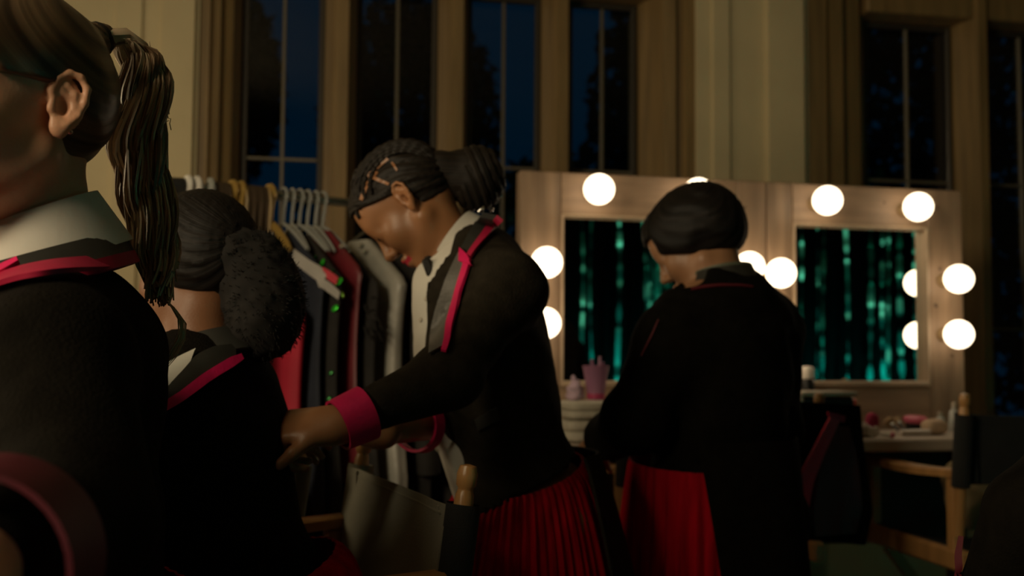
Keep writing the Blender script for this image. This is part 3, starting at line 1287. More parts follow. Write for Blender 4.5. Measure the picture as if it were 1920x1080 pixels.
uC0, uC1 = VP.u(960) - .1, VP.u(1802) + .02
root = empty('makeup_counter', VP.at((uC0 + uC1) / 2, .15, 0), 'pale makeup counter under the two lighted mirrors', 'table')
MB().box(VP.at((uC0 + uC1) / 2, .14, Z_CT - .018), (uC1 - uC0, .42, .036), AXV, .005).build('countertop', MT['counter'], root, smooth=False)
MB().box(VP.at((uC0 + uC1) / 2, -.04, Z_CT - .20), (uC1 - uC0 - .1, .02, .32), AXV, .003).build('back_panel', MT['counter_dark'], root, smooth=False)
for u in (uC0 + .04, (uC0 + uC1) / 2, uC1 - .04):
    for w_ in (-.03, .30):
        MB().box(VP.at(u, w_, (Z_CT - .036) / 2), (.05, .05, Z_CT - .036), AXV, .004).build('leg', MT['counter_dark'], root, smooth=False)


# ------------------------------------------------------------------ tall folding directors' chairs
def director_chair(label, loc, rz, canvas, seat_canvas, sag=.05, bt=0.0, sleeve_left=None):
    root = empty('director_chair', loc, label, 'chair', "tall folding chairs", rz)
    X, Y, Z = Vector((1, 0, 0)), Vector((0, 1, 0)), Vector((0, 0, 1))
    hw, fy, ry = .265, .20, -.20
    wd = MT['beech']
    zs, za = .72, .92
    for s in (-1, 1):
        x = s * hw
        a = MB()
        # shaped arm: wider at the front, dipped in the middle
        V, F = [], []
        n = 12
        for k in range(n + 1):
            t = k / n
            y = ry - .02 + (fy + .07 - ry) * t
            wdt = .018 + .012 * math.sin(math.pi * min(1, t * 1.1)) + .006 * t
            zz = za - .010 * math.sin(math.pi * t)
            for dx, dz in ((-wdt, -.010), (-wdt, .006), (-wdt * .7, .011), (wdt * .7, .011), (wdt, .006), (wdt, -.010)):
                V.append((x + dx, y, zz + dz))
            if k:
                o = (k - 1) * 6
                for q in range(6):
                    q2 = (q + 1) % 6
                    F.append((o + q, o + q2, o + 6 + q2, o + 6 + q))
        F.append((5, 4, 3, 2, 1, 0))
        o = n * 6
        F.append((o, o + 1, o + 2, o + 3, o + 4, o + 5))
        a.add(V, F).build('arm', wd, root)
        MB().box((x, fy, (zs + za) / 2 - .01), (.030, .034, za - zs), None, .006).build('front_post', wd, root, smooth=False)
        MB().box((x, ry, (zs + za) / 2 - .01), (.030, .034, za - zs), None, .006).build('rear_post', wd, root, smooth=False)
        MB().box((x, 0, zs - .02), (.034, .50, .055), None, .008).build('seat_rail', wd, root, smooth=False)
        MB().box((x, 0, .03), (.036, .56, .045), None, .010).build('foot_rail', wd, root, smooth=False)
        # back post leans back and ends in a turned knob
        b0 = Vector((x, ry - .015, za - .16))
        b1 = Vector((x, ry - .055, 1.068 + bt))
        d = (b1 - b0).normalized()
        Lb = (b1 - b0).length
        MB().lathe(b0, [(.015, 0), (.015, Lb - .075), (.0125, Lb - .040), (.0105, Lb - .034), (.0105, Lb - .031), (.0135, Lb - .027), (.0142, Lb - .012), (.011, Lb - .001), (.003, Lb + .001)], 16, d).build('back_post', wd, root)
    for y in (fy - .02, ry + .02):
        for s in (-1, 1):
            p0 = Vector((s * hw * .92, y + s * .014, zs - .05))
            p1 = Vector((-s * hw * .92, y + s * .014, .06))
            d = (p1 - p0)
            ax = (d.normalized(), Vector((0, 1, 0)), d.normalized().cross(Vector((0, 1, 0))))
            MB().box((p0 + p1) / 2, (d.length, .022, .036), ax, .004).build('cross_leg', wd, root, smooth=False)
    MB().box((0, fy + .03, .28), (2 * hw, .10, .02), None, .005).build('footrest', wd, root, smooth=False)
    # back canvas: sleeves round the posts, slightly bellied panel
    V = []
    rows, cols = 10, 34
    G = np.zeros((rows, cols, 3))
    for i in range(rows):
        z = .835 + bt + (1.015 - .835) * i / (rows - 1)
        t = (z - (za - .16)) / (1.068 + bt - za + .16)
        yb = ry - .015 - .040 * t
        for j in range(cols):
            xx = -hw + 2 * hw * j / (cols - 1)
            bel = -.022 * (1 - (xx / hw) ** 2) + .003 * math.sin(xx * 40 + i) * (abs(xx) / hw)
            G[i, j] = (xx, yb + .022 + bel * .8, z - .006 * (1 - (xx / hw) ** 2) * (i / (rows - 1)))
    bc = MB().grid(G, .004).build('back_canvas', canvas, root)
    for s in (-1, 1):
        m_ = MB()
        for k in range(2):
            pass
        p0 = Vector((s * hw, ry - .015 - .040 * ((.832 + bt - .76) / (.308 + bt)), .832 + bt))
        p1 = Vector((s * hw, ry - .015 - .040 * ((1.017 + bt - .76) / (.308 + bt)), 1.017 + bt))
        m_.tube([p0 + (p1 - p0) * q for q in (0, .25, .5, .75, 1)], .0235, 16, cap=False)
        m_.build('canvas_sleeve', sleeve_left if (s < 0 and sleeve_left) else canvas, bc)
        xx = s * (hw - .045)
        m2 = MB().box((xx, ry - .012 - .032 + .022 - .022 * .35, .925 + bt), (.005, .006, .17), None, .001)
        m2.build('hem_seam', canvas, bc, smooth=False)
    for z in (.845, 1.005):
        m2 = MB()
        j = 0 if z < .9 else rows - 1
        pts = [Vector(G[j, q]) + Vector((0, .003, (.008 if z < .9 else -.012))) for q in range(2, cols - 2, 2)]
        m2.tube(pts, .0024, 6)
        m2.build('hem_seam', canvas, bc)
    # seat sling
    G = np.zeros((12, 24, 3))
    for i in range(12):
        for j in range(24):
            xx = -hw + 2 * hw * j / 23
            yy = ry + .02 + (fy - ry - .04) * i / 11
            G[i, j] = (xx, yy, zs + .010 - sag * (1 - (xx / hw) ** 2))
    MB().grid(G, .005).build('seat_canvas', seat_canvas, root)
    return root


def chair_from_posts(a, b, **k):
    """a, b: right and left rear post (seen from the sitter) on plan"""
    a, b = Vector((*a, 0)), Vector((*b, 0))
    r = (a - b).normalized()
    rz = math.atan2(r.y, r.x)
    f = Vector((-r.y, r.x, 0))
    c = (a + b) / 2 + f * .258
    return director_chair(loc=(c.x, c.y, 0), rz=rz, **k)


near = P(880, 893, 1.45)
far = P(689, 838, 1.93)
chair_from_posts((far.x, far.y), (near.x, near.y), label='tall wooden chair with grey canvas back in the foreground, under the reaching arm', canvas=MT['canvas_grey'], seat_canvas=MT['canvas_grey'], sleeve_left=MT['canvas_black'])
chair_from_posts((-.468, 2.44), (-.368, 1.92), label='dark canvas chair seen edge-on between the seated girl and the grey chair', canvas=MT['canvas_dgreen'], seat_canvas=MT['canvas_dgreen'])
chair_from_posts((.84, 2.83), (.27, 2.71), label='chair behind the short-haired person, a costume hung over its back', canvas=MT['canvas_black'], seat_canvas=MT['canvas_olive'], sag=.085, bt=.05)
chair_from_posts((1.68, 2.80), (1.135, 2.70), label='black-backed chair at the counter by the right edge of the picture', canvas=MT['canvas_black'], seat_canvas=MT['canvas_black'], bt=.055)


# ================================================================== the people
K = lambda *a: np.array(P(*a))


def vcut(table, axis=2):
    zs = np.array([t[0] for t in table])
    vs = np.array([t[1] for t in table])
    o = np.argsort(zs)
    return lambda q: np.interp(q, zs[o], vs[o])


# ---- woman in front at the left, fair ponytail
f1 = (-.866, -.5, 0)
r1 = empty('person', (-.47, 1.12, 0), 'person in front at the left with a long fair ponytail, black jacket and white collar', 'person')
p1 = Person(f=f1, N=(-.500, 1.125, 1.272), NT=(-.500, 1.095, 1.375), C=(-.495, 1.12, 1.10), Wst=(-.48, 1.12, .99), B=(-.47, 1.13, .86),
            SL=(-.418, .975, 1.205), SR=(-.578, 1.265, 1.205), EL=(-.350, .87, 1.085), WL=K(-75, 1085, .62),
            ER=(-.60, 1.33, 1.01), WR=(-.68, 1.20, .82), H=(-.512, 1.064, 1.456), head_f=(-.50, -.865, -.06), bust=.045,
            legpts=[((-.43, 1.05, .84), (-.44, 1.04, .47), (-.42, 1.06, .10)), ((-.51, 1.21, .84), (-.53, 1.20, .47), (-.50, 1.22, .10))])
dL = p1.WL - p1.EL
p1.handL = (dL, (0, 0, 1), (-1, 0, 0), dict(curl=(.5, .6, .4)))
p1.handR = ((-.3, -.3, -.9), (-.5, .8, 0), (-.6, -.6, 0), dict(curl=(.3, .4, .3)))
p1.body(r1, MT['skin_light'], fine_head=.0023, fine_hand=.005, hands='L')


def x1(F, T, h):
    F.cap(T(-.085, 0, .085), T(-.118, 0, .10), .030, .017, .02)


p1.hair_cap(r1, MT['hair_blonde'], infl=.009, keep=lambda L: np.maximum(np.minimum(-(L[:, 0] + .020), L[:, 2] + .055), L[:, 2] - (.022 + .10 * L[:, 0] + 1.5 * np.maximum(0, L[:, 0] - .052))), fine=.0032, amp=.0008, pole=(-.115, 0, .10), freq=30, extra=x1)
# ponytail: wavy locks from the crown tie down the back
pm = MB()
q0 = Vector(p1.T(-.118, 0, .10))
cen = [(192, 80, 1.165), (228, 70, 1.180), (258, 92, 1.195), (276, 140, 1.20), (270, 210, 1.20), (254, 290, 1.20), (266, 370, 1.20), (292, 440, 1.20), (298, 510, 1.19), (300, 575, 1.17)]
wid = [18, 28, 42, 54, 62, 64, 62, 56, 42, 18]
rr = random.Random(3)
for k in range(330):
    a = rr.uniform(0, 2 * math.pi)
    q = rr.uniform(.2, 1) ** .6
    ph = rr.choice((0, .4, .8, 2.9)) + rr.uniform(-.35, .35)
    amp = rr.uniform(6, 15)
    endk = rr.uniform(.80, 1.0)
    pts, rad = [], []
    n = 30
    for i in range(n):
        t = i / (n - 1) * endk * (len(cen) - 1)
        j = min(int(t), len(cen) - 2)
        fr = t - j
        cx, cy, cz = [cen[j][m_] * (1 - fr) + cen[j + 1][m_] * fr for m_ in range(3)]
        wd = wid[j] * (1 - fr) + wid[j + 1] * fr
        env = min(1, i / 6)
        x = cx + math.cos(a) * wd * .82 * q + env * amp * math.sin(t * 2.3 + ph) + env * 5 * math.sin(t * 1.15 + 1.0)
        y = cy + .25 * wd * math.cos(a) * q * (1 if i < 8 else 0)
        d = cz + math.sin(a) * wd * .00038 * q + env * .006 * math.cos(t * 2.3 + ph)
        pts.append(P(x, y, d))
        rad.append((.0044 if q < .8 else .0032) * (1 if i < 12 else .45 + .55 * math.sin(math.pi * min(.96, i / (n - 1) + .05))))
    for _ in range(1):
        pts = [pts[0]] + [(pts[i - 1] + pts[i] * 2 + pts[i + 1]) / 4 for i in range(1, n - 1)] + [pts[-1]]
    pts[0] = q0 + (pts[0] - q0) * .6
    hair_lock(pm, pts, rad, rr.uniform(0, 8), n=4, flat=.6)
pm.tube([q0] + [P(*c_) for c_ in cen[1:8]], [.018, .018, .019, .021, .024, .025, .024, .012], 12, flat=.6, strand=2.0)
for k in range(14):   # flyaway strands
    x0 = rr.uniform(250, 300)
    y0 = rr.uniform(70, 160)
    pts = [P(x0 + 3 * i + rr.uniform(0, 1) * i * 1.2, y0 + i * rr.uniform(12, 24), 1.2) for i in range(8)]
    hair_lock(pm, pts, .0005, rr.uniform(0, 8), n=4, flat=1)
pt_ = pm.build('ponytail', MT['hair_pony'], r1, strand=True)
lk = MB()
for k in range(12):
    o = rr.uniform(-1, 1)
    p_ = rr.uniform(-3, 3)
    pts = [P(x + o * 8 + p_ * (i_ % 2), y + o * 6 + rr.uniform(-2, 2), 1.19 + .004 * o) for i_, (x, y) in enumerate(((292, 530), (304, 556), (326, 578), (343, 602), (342, 634), (324, 668), (306, 690)))]
    hair_lock(lk, pts, [.0006, .0010, .0011, .0011, .0010, .0008, .0004], rr.uniform(0, 8), n=4, flat=.7)
tag(lk.build('loose_lock', MT['hair_light'], pt_), 'paler loose lock blown out from the tip of the ponytail')
tie = MB()
dt = Vector(p1.HA @ np.array((-.9, 0, .42)))
tie.lathe(q0 - dt * .006, [(.017, -.006), (.0195, -.003), (.0195, .004), (.017, .008)], 18, dt)
tie.build('hair_tie', MT['lash'], pt_)
es = MB()
ec = Vector(p1.T(-.013, .0805, -.024))
es.lathe(ec, [(.0022, -.002), (.0027, .0005), (.0016, .002), (.0003, .0024)], 12, (0.55, -.8, .1))
tag(es.build('ear_stud', MT['silver'], r1), 'small bright stud in the ear lobe')


def n1(F):
    A = axes_from((-.15, -.1, 1), (1, 0, 0))
    F.cap((-.495, 1.118, 1.27), (-.50, 1.085, 1.50), .070, .085, .012, 's')


sh1, _ = p1.garment('shirt', r1, MT['shirt'], .008, arms=False, hips=False, amp=.0, step=.010, extra=n1)


def b1(F):
    F.ell((-.470, 1.135, 1.20), (.100, .125, .095), None, .04)
    n1(F)


hem1 = lambda Q, d: np.maximum(d, .925 - Q[:, 2])
jk1, S1 = p1.garment('jacket', r1, MT['jacket'], .018, .020, .016, amp=.0028, step=.007, seed=1.2, extra=b1, cut=.03, post=hem1)
Acol = axes_from((-.78, -.46, -.40), (0, 0, 1))
Ajk = axes_from((-.80, -.47, -.33), (0, 0, 1))
band('shirt_collar', MT['shirt'], r1, (-.496, 1.098, 1.360), (-.500, 1.110, 1.296), (.066, .062), (.106, .092), Acol, th=.003, n=60)
band('jacket_collar', MT['satin_d'], jk1, (-.514, 1.105, 1.310), (-.518, 1.106, 1.284), (.108, .094), (.122, .118), Ajk, th=.006, n=60)
band('trim', MT['pink_d'], jk1, (-.518, 1.106, 1.285), (-.519, 1.107, 1.271), (.122, .118), (.129, .125), Ajk, th=.007, n=60)
S1.strip([(-20, 548, 16), (40, 530, 18), (100, 519, 20), (150, 512, 22), (205, 503, 24)], 22, 4, .010, .005).build('trim', MT['pink_d'], jk1)
S1.strip([(-20, 538, 12), (18, 522, 12), (44, 508, 8)], 10, 3, .012, .005).build('lapel_edge', MT['pink'], jk1)
dcu = Vector(dL).normalized()
cuff_at(p1.WL + np.array(dcu) * .0, p1.EL, .062, .060, 'cuff', MT['crimson_shade'], jk1)
skirt_mesh((-.475, 1.13, .955), (-.47, 1.13, .52), (.132, .182), (.23, .27), p1.frame(p1.B, p1.Wst), 44, .006).build('skirt', MT['skirt'], r1)

# ---- woman leaning forward, braided hair in a low bun
f2 = (-.99, .12, 0)
r2 = empty('person', (.02, 2.04, 0), 'person leaning forward with braided hair in a low bun, magenta trimmed tailcoat and crimson skirt', 'person')
p2 = Person(f=f2, N=(-.075, 2.02, 1.395), NT=(-.135, 2.015, 1.435), C=(-.052, 2.02, 1.235), Wst=(-.015, 2.03, 1.085), B=(.02, 2.05, .93),
            SL=K(948, 545, 1.86), SR=(-.05, 2.165, 1.33), EL=K(842, 705, 1.71), WL=K(640, 795, 1.62), ER=(-.04, 2.14, 1.10), WR=K(700, 808, 1.80),
            H=(-.190, 2.012, 1.495), head_f=(-.61, .10, -.79), head_up=(-.79, .12, .6), hs=.93, bust=.045,
            legpts=[((.02, 1.96, .90), (-.02, 1.96, .48), (.04, 1.98, .10)), ((.03, 2.14, .90), (-.03, 2.15, .48), (.03, 2.16, .10))])
p2.handL = ((-.99, -.10, -.05), (-.1, -.55, .83), (-.15, -.75, -.55), dict(curl=(1.25, 1.1, .6), s=.95, spread=.0, tcurl=.5))
p2.handR = ((-.95, -.08, .22), (0, .3, .9), (-.2, .8, 0), dict(curl=(.9, .9, .5), s=.9))
p2.body(r2, MT['skin_brown'], fine_head=.0032, fine_hand=.0036, hands='LR')
p2.hair_cap(r2, MT['hair_brown'], infl=.006, keep=lambda L: std_keep(L, -.045), fine=.004, amp=.0022, pole=(-.118, 0, -.045), freq=16)
# parting lines of bare scalp between the braids
for pts in ([(708, 322, 6), (700, 332, 7), (692, 342, 6), (684, 358, 7), (678, 376, 6)], [(692, 331, 6), (712, 338, 6), (730, 346, 5)], [(690, 330, 5), (712, 312, 6), (728, 298, 5)], [(735, 305, 4), (745, 320, 4)]):
    p2.hair.strip(pts, 14, 3, .0015, .002).build('parting', MT['skin_brown'], r2)
# braids lying over the scalp towards the bun
bm = MB()
bun = Vector(p2.T(-.118, 0, -.045))
rr = random.Random(5)
for k in range(13):
    a = -1.15 + 2.3 * k / 12
    pts, rad = [], []
    n = 46
    for i in range(n):
        t = i / (n - 1)
        el = 1.15 - 3.15 * t     # front hairline over the crown to the bun
        dirn = Vector((math.sin(el + math.pi / 2 * 0) * 0 + math.cos(math.pi / 2 - el) , 0, 0))
        ph = math.radians(62) - math.radians(205) * t * (.92 if abs(a) > .6 else 1)
        lat = math.sin(a) * (1 - .45 * t ** 2)
        v = np.array((math.sin(ph) * math.sqrt(max(0, 1 - lat * lat)), lat, math.cos(ph) * math.sqrt(max(0, 1 - lat * lat))))
        pnt = np.array((-.010, 0, .042)) + v * (np.array((.096, .073, .083)) + .0085 / p2.hs)
        if pnt[2] < -.045:
            break
        pts.append(Vector(p2.T(*pnt)) + Vector((0, 0, 0)))
        rad.append(.0058 * (1 + .25 * math.sin(i * 2.1)) * (.6 if i < 2 else 1))
    if len(pts) > 4:
        bm.tube(pts, rad, 6, flat=.8, strand=k * .7)
tag(bm.build('braids', MT['hair_brown'], r2, strand=True), 'dark braids lying back over the scalp')
# small twists standing up at the front hairline
tw = MB()
for k in range(46):
    L0 = (rr.uniform(.02, .085), rr.uniform(-.055, .055), 0)
    q = np.array((L0[0] + .010, L0[1], 0)) / np.array((.096, .073, .083))
    zz = .083 * math.sqrt(max(.02, 1 - q[0] ** 2 - q[1] ** 2)) + .042
    a = Vector(p2.T(L0[0], L0[1], zz + .004))
    d = Vector(p2.HA @ np.array((rr.uniform(-.9, .2), rr.uniform(-.6, .6), .7))).normalized()
    e = Vector(p2.HA @ np.array((-1, rr.uniform(-.5, .5), .1))).normalized()
    tw.tube([a, a + d * .010, a + d * .014 + e * .010, a + d * .008 + e * .022], [.0035, .004, .0036, .0015], 5, strand=rr.uniform(0, 5))
tw.build('front_twists', MT['hair_brown'], r2, strand=True)
# bun: coiled ropes of braid
bb = MB()
bc = Vector(P(893, 334, 2.02))
vx = (bc - Vector(p2.H)).normalized()
vy = vx.orthogonal().normalized()
vz = vx.cross(vy)
F = Field()
F.ell(bc, (.050, .050, .056), None)
F.cap(Vector(p2.T(-.09, 0, .0)), bc, .040, .042, .03)
V, Fc = F.mesh(.006, post=lambda Q, d: d + wrinkle(Q, .0012, 140))
bo = mk('bun', smooth_mesh(V, Fc, 1), Fc, MT['hair_brown'], r2, strand=V[:, 2] * 30)
for k in range(7):
    tilt = -.9 + .3 * k
    pts = []
    for i in range(33):
        a = 2 * math.pi * i / 32
        v = vx * math.sin(tilt) + (vy * math.cos(a) + vz * math.sin(a)) * math.cos(tilt)
        pts.append(bc + Vector((v.x * .049, v.y * .049, v.z * .055)))
    bb.tube(pts, [.0095 * (1 + .12 * math.sin(i * 2.4 + k)) for i in range(33)], 8, strand=k * .9, cap=False)
bb.build('bun_coil', MT['hair_brown'], bo, strand=True)
clasp = MB()
for px, r_ in ((902, .0055), (922, .0040)):
    clasp.lathe(P(px, 393, 1.975), [(r_ * .5, -.004), (r_, -.002), (r_, .002), (r_ * .4, .005)], 12, (0.1, -1, .1), 1.5, .8)
tag(clasp.build('hair_clasp', MT['silver'], bo), 'shiny hair clasp under the bun')
# closed eye, brow
for pts, r_ in (([(.086, .046, .008), (.092, .040, .004), (.0945, .032, .001), (.092, .024, .003)], .0016),
                ([(.082, .050, .030), (.0905, .041, .035), (.0945, .030, .034), (.095, .020, .030)], .0024)):
    e = MB()
    for sd in (1, -1):
        e.tube([p2.T(x, y * sd, z) for x, y, z in pts], [r_ * .5, r_, r_, r_ * .4], 6, cap=True)
    e.build('eyelashes' if r_ < .002 else 'eyebrows', MT['lash'], r2)
bA, bB = K(838, 740, 2.03), K(900, 950, 2.04)
bu = (bB - bA) / np.linalg.norm(bB - bA)
bl = np.array((.12, .99, 0))
bl -= bu * (bl @ bu)
bl /= np.linalg.norm(bl)
bax = np.stack([np.cross(bl, bu), bl, bu], axis=1)


def belly(F):
    ncut2(F)
    F.ell(bA * .45 + bB * .55, (.040, .105, .165), bax, .03)
    F.ell(K(826, 600, 2.02), (.043, .085, .12), p2.frame(p2.Wst, p2.N), .03)


ncut2 = lambda F: F.cap((-.085, 2.02, 1.385), (-.19, 2.0, 1.47), .064, .075, .010, 's')
sh2, SS2 = p2.garment('shirt', r2, MT['shirt'], .012, .004, .003, hips=False, amp=.0014, f=40, step=.008, seed=.6, extra=belly, cut=.06, cutR=.14)
jx = vcut([(1.46, K(860, 430, 2.0)[0]), (K(0, 500, 2.0)[2], K(846, 500, 2.0)[0]), (K(0, 560, 2.0)[2], K(822, 560, 2.0)[0]), (K(0, 620, 2.0)[2], K(806, 620, 2.0)[0]),
           (K(0, 690, 2.0)[2], K(800, 690, 2.0)[0]), (K(0, 770, 2.0)[2], K(828, 770, 2.0)[0]), (K(0, 860, 2.0)[2], K(856, 860, 2.0)[0]), (K(0, 950, 2.0)[2], K(892, 950, 2.0)[0])])


def post2(Q, d):
    front = jx(Q[:, 2]) - Q[:, 0]                       # jacket stays behind its front edges
    tor = (np.abs((Q - np.array((-.05, 2.02, 1.2))) @ p2.l) < .135)
    d = np.where(tor, np.maximum(d, front), d)
    hem = (Q[:, 2] - (K(890, 958, 2.0)[2] + .50 * (Q[:, 0] - K(890, 945, 2.0)[0])))
    return np.maximum(d, -hem)


def jx2(F):
    ncut2(F)


jk2, S2 = p2.garment('jacket', r2, MT['jacket_lit'], .022, .010, .008, amp=.003, step=.0075, seed=2.1, extra=jx2, post=post2, cut=.055, cutR=.135)
# tails hanging from the back of the jacket
At2 = np.stack([-p2.f, -p2.l, (0, 0, 1)], axis=1)
skirt_mesh((.02, 2.04, 1.03), (.05, 2.05, .50), (.142, .195), (.240, .245), At2, 5, .012, 20, 60, math.radians(-28), math.radians(85), .006, ease=.8).build('coat_tails', MT['jacket_lit'], jk2)
skirt_mesh((.02, 2.045, .99), (.010, 2.05, .765), (.118, .165), (.195, .215), p2.frame(p2.B, p2.Wst) @ np.eye(3), 64, .0065).build('skirt', MT['skirt'], r2)
Ac2 = axes_from((-.55, .06, -.83), (-.83, .1, .55))
Acc = np.stack([Ac2[:, 0], Ac2[:, 1]], axis=1)
band('shirt_collar', MT['shirt'], r2, (-.116, 2.016, 1.430), (-.074, 2.022, 1.392), (.066, .064), (.082, .078), Acc, th=.003, n=48)
band('bow_tie_band', MT['lash'], r2, (-.088, 2.02, 1.407), (-.074, 2.022, 1.394), (.0775, .0745), (.083, .080), Acc, th=.003, n=48)
bt = MB()
bcn = P(806, 500, 1.955)
for sd in (-1, 1):
    c = bcn + Vector((0, sd * .022, sd * .004))
    bt.box(c, (.016, .040, .034), (Vector((1, 0, .4)).normalized(), Vector((0, 1, 0)), Vector((-.4, 0, 1)).normalized()), .010)
bt.box(bcn, (.020, .016, .020), None, .006)
bt.build('bow_tie', MT['lash'], r2)
S2.patch([(862, 478), (838, 530), (822, 575), (812, 620), (806, 668)], [(878, 500), (868, 540), (856, 580), (845, 615), (834, 652)], 24, 6, .006, .004).build('lapel', MT['satin'], jk2)
S2.strip([(882, 490, 11), (878, 510, 11), (866, 548, 10), (852, 598, 10), (838, 645, 10), (832, 664, 9)], 24, 3, .008, .005).build('trim', MT['pink'], jk2)
S2.patch([(864, 472), (884, 488)], [(866, 496), (890, 503)], 8, 5, .009, .005).build('trim', MT['pink'], jk2)
S2.strip([(884, 486, 9), (900, 458, 11), (918, 432, 14), (938, 408, 15)], 20, 3, .008, .005).build('trim', MT['pink_d'], jk2)
S2.patch([(905, 398), (885, 432), (866, 468)], [(936, 404), (908, 440), (884, 480)], 18, 6, .005, .004).build('jacket_collar', MT['satin_d'], jk2)
S2.patch([(892, 785), (930, 762)], [(898, 806), (936, 785)], 8, 5, .005, .003).build('pocket_flap', MT['satin_d'], jk2)
dA = p2.WL - p2.EL
dA /= np.linalg.norm(dA)
cuff_at(p2.WL + dA * .006, p2.EL, .050, .038, 'cuff', MT['pink'], jk2, .004)
dB = p2.WR - p2.ER
dB /= np.linalg.norm(dB)
cuff_at(p2.WR, p2.ER, .022, .047, 'cuff', MT['pink'], jk2, .005, back=-.118)
for px, py in ((815, 786), (820, 842), (826, 884), (790, 600), (800, 560)):
    h = SS2.hit(px, py)
    if h:
        MB().lathe(h[0] + h[1] * .001, [(.0045, 0), (.0048, .0012), (.003, .0022), (.0005, .0024)], 12, h[1]).build('button', MT['button'], sh2)

# ---- short-haired person at the mirror, back to us
f3 = (-.60, .80, 0)
r3 = empty('person', (.45, 2.32, 0), 'short-haired person at the lighted mirror seen from behind in a black tailcoat and crimson skirt', 'person')
p3 = Person(f=f3, N=(.474, 2.335, 1.338), NT=(.448, 2.35, 1.41), C=(.455, 2.32, 1.18), Wst=(.45, 2.315, 1.03), B=(.445, 2.325, .89),
            SL=(.338, 2.235, 1.250), SR=(.580, 2.415, 1.268), EL=K(1192, 790, 2.20), WL=K(1128, 825, 2.42), ER=(.588, 2.42, 1.05), WR=(.50, 2.60, .99),
            H=(.416, 2.372, 1.464), head_f=(-.76, .36, -.52), hs=.98, ears=False, ts=1.04, bust=.045,
            legpts=[((.37, 2.28, .86), (.36, 2.30, .46), (.37, 2.27, .10)), ((.51, 2.38, .86), (.50, 2.39, .46), (.52, 2.36, .10))])
p3.handL = (p3.WL - p3.EL, (-.3, 0, .9), (.4, .8, 0), dict(curl=(.7, .8, .5)))
p3.handR = ((-.5, .8, -.1), (0, 0, 1), (-.8, -.5, 0), dict(curl=(.6, .8, .5)))
p3.body(r3, MT['skin_tan'], fine_head=.004, hands='L', fine_hand=.005)


def x3(F, T, h):
    F.ell(T(-.022, 0, .042), np.array((.098, .082, .078)) * h, p3.HA, .03)
    for sd in (1, -1):
        F.ell(T(.015, sd * .052, .03), np.array((.056, .034, .058)) * h, p3.HA, .03)
    F.ell(T(-.062, 0, .005), np.array((.05, .07, .055)) * h, p3.HA, .03)


def keep3(L):
    zw = p3.H[2] + L @ p3.HA[2] * p3.hs
    lo = np.where(L[:, 0] < -.04, 1.418, 1.436)
    return np.minimum(zw - lo, np.maximum(.075 - L[:, 0], L[:, 2] - .06))


p3.hair_cap(r3, MT['hair_black'], infl=.011, keep=keep3, fine=.0055, amp=.0018, pole=(-.05, 0, .13), freq=24, extra=x3)
ncut3 = lambda F: (F.cap((.468, 2.337, 1.345), (.43, 2.365, 1.50), .068, .085, .012, 's'), F.ell(K(1282, 512, 2.27), (.050, .07, .040), None, .015, 's'))
z905 = K(0, 905, 2.2)[2]


def post3(Q, d):
    L = (Q - p3.B) @ p3.l
    hem = Q[:, 2] - (z905 + .02 - .16 * np.clip((.09 - L) / .16, 0, 1) - .5 * np.maximum(0, L - .08))
    return np.maximum(d, -hem)


jk3, S3 = p3.garment('jacket', r3, MT['jacket'], .026, .024, .024, amp=.0035, step=.009, seed=3.3, extra=ncut3, post=post3, cut=.03)
At3 = np.stack([-p3.f, -p3.l, (0, 0, 1)], axis=1)
skirt_mesh((.445, 2.325, 1.04), (.440, 2.32, .42), (.150, .195), (.214, .202), At3, 5, .010, 20, 70, math.radians(-37), math.radians(55), .006, ease=.8, da0=math.radians(-16)).build('coat_tails', MT['jacket'], jk3)
skirt_mesh((.44, 2.33, .99), (.415, 2.33, .62), (.153, .202), (.200, .194), p3.frame(p3.B, p3.Wst), 40, .007).build('skirt', MT['skirt'], r3)
An3 = axes_from((-.6, .75, -.25))
band('jacket_collar', MT['satin_d'], jk3, (.458, 2.342, 1.398), (.466, 2.336, 1.340), (.068, .066), (.092, .098), An3, th=.006, n=40, a0=1.5, a1=5.2)
MT['green_trim'] = mat('grey_green_piping', (.10, .11, .075), .5)
band('collar_piping', MT['green_trim'], jk3, (.4585, 2.3418, 1.400), (.4595, 2.3408, 1.393), (.0695, .0675), (.071, .069), An3, th=.004, n=40)
MT['dull_crimson'] = mat('dull_crimson_piping', (.10, .004, .012), .7)
S3.strip([(1296, 545, 3), (1320, 540, 4), (1350, 537, 4), (1390, 537, 3), (1410, 540, 2)], 24, 3, .004, .004).build('trim', MT['dull_crimson'], jk3)
S3.strip([(1236, 600, 2), (1222, 632, 3), (1204, 668, 2)], 16, 3, .003, .003).build('trim', MT['dull_crimson'], jk3)

# ---- girl seated at the left with a big afro puff
f4 = (-.93, .36, 0)
r4 = empty('person', (-.38, 1.62, .70), 'person seated behind the fair ponytail, slick black hair tied in a big afro puff', 'person')
p4 = Person(f=f4, off=(-.012, 0, 0), N=(-.455, 1.605, 1.205), NT=(-.462, 1.61, 1.265), C=(-.435, 1.60, 1.05), Wst=(-.405, 1.605, .90), B=(-.375, 1.62, .80),
            SL=(-.470, 1.490, 1.125), SR=(-.460, 1.715, 1.130), EL=(-.53, 1.44, .93), WL=(-.70, 1.50, .86), ER=(-.50, 1.80, .93), WR=(-.68, 1.73, .86),
            H=(-.470, 1.628, 1.338), head_f=(-.78, .60, -.10), hs=.95, ts=.90, bust=.04, foot_f=np.array((-.93, .36, 0)),
            legpts=[((-.42, 1.54, .775), (-.74, 1.56, .78), (-.72, 1.56, .40)), ((-.40, 1.69, .775), (-.72, 1.74, .78), (-.70, 1.74, .40))])
p4.handL = ((-.9, .2, -.2), (0, 0, 1), (.2, .9, 0), dict(curl=(.4, .5, .4)))
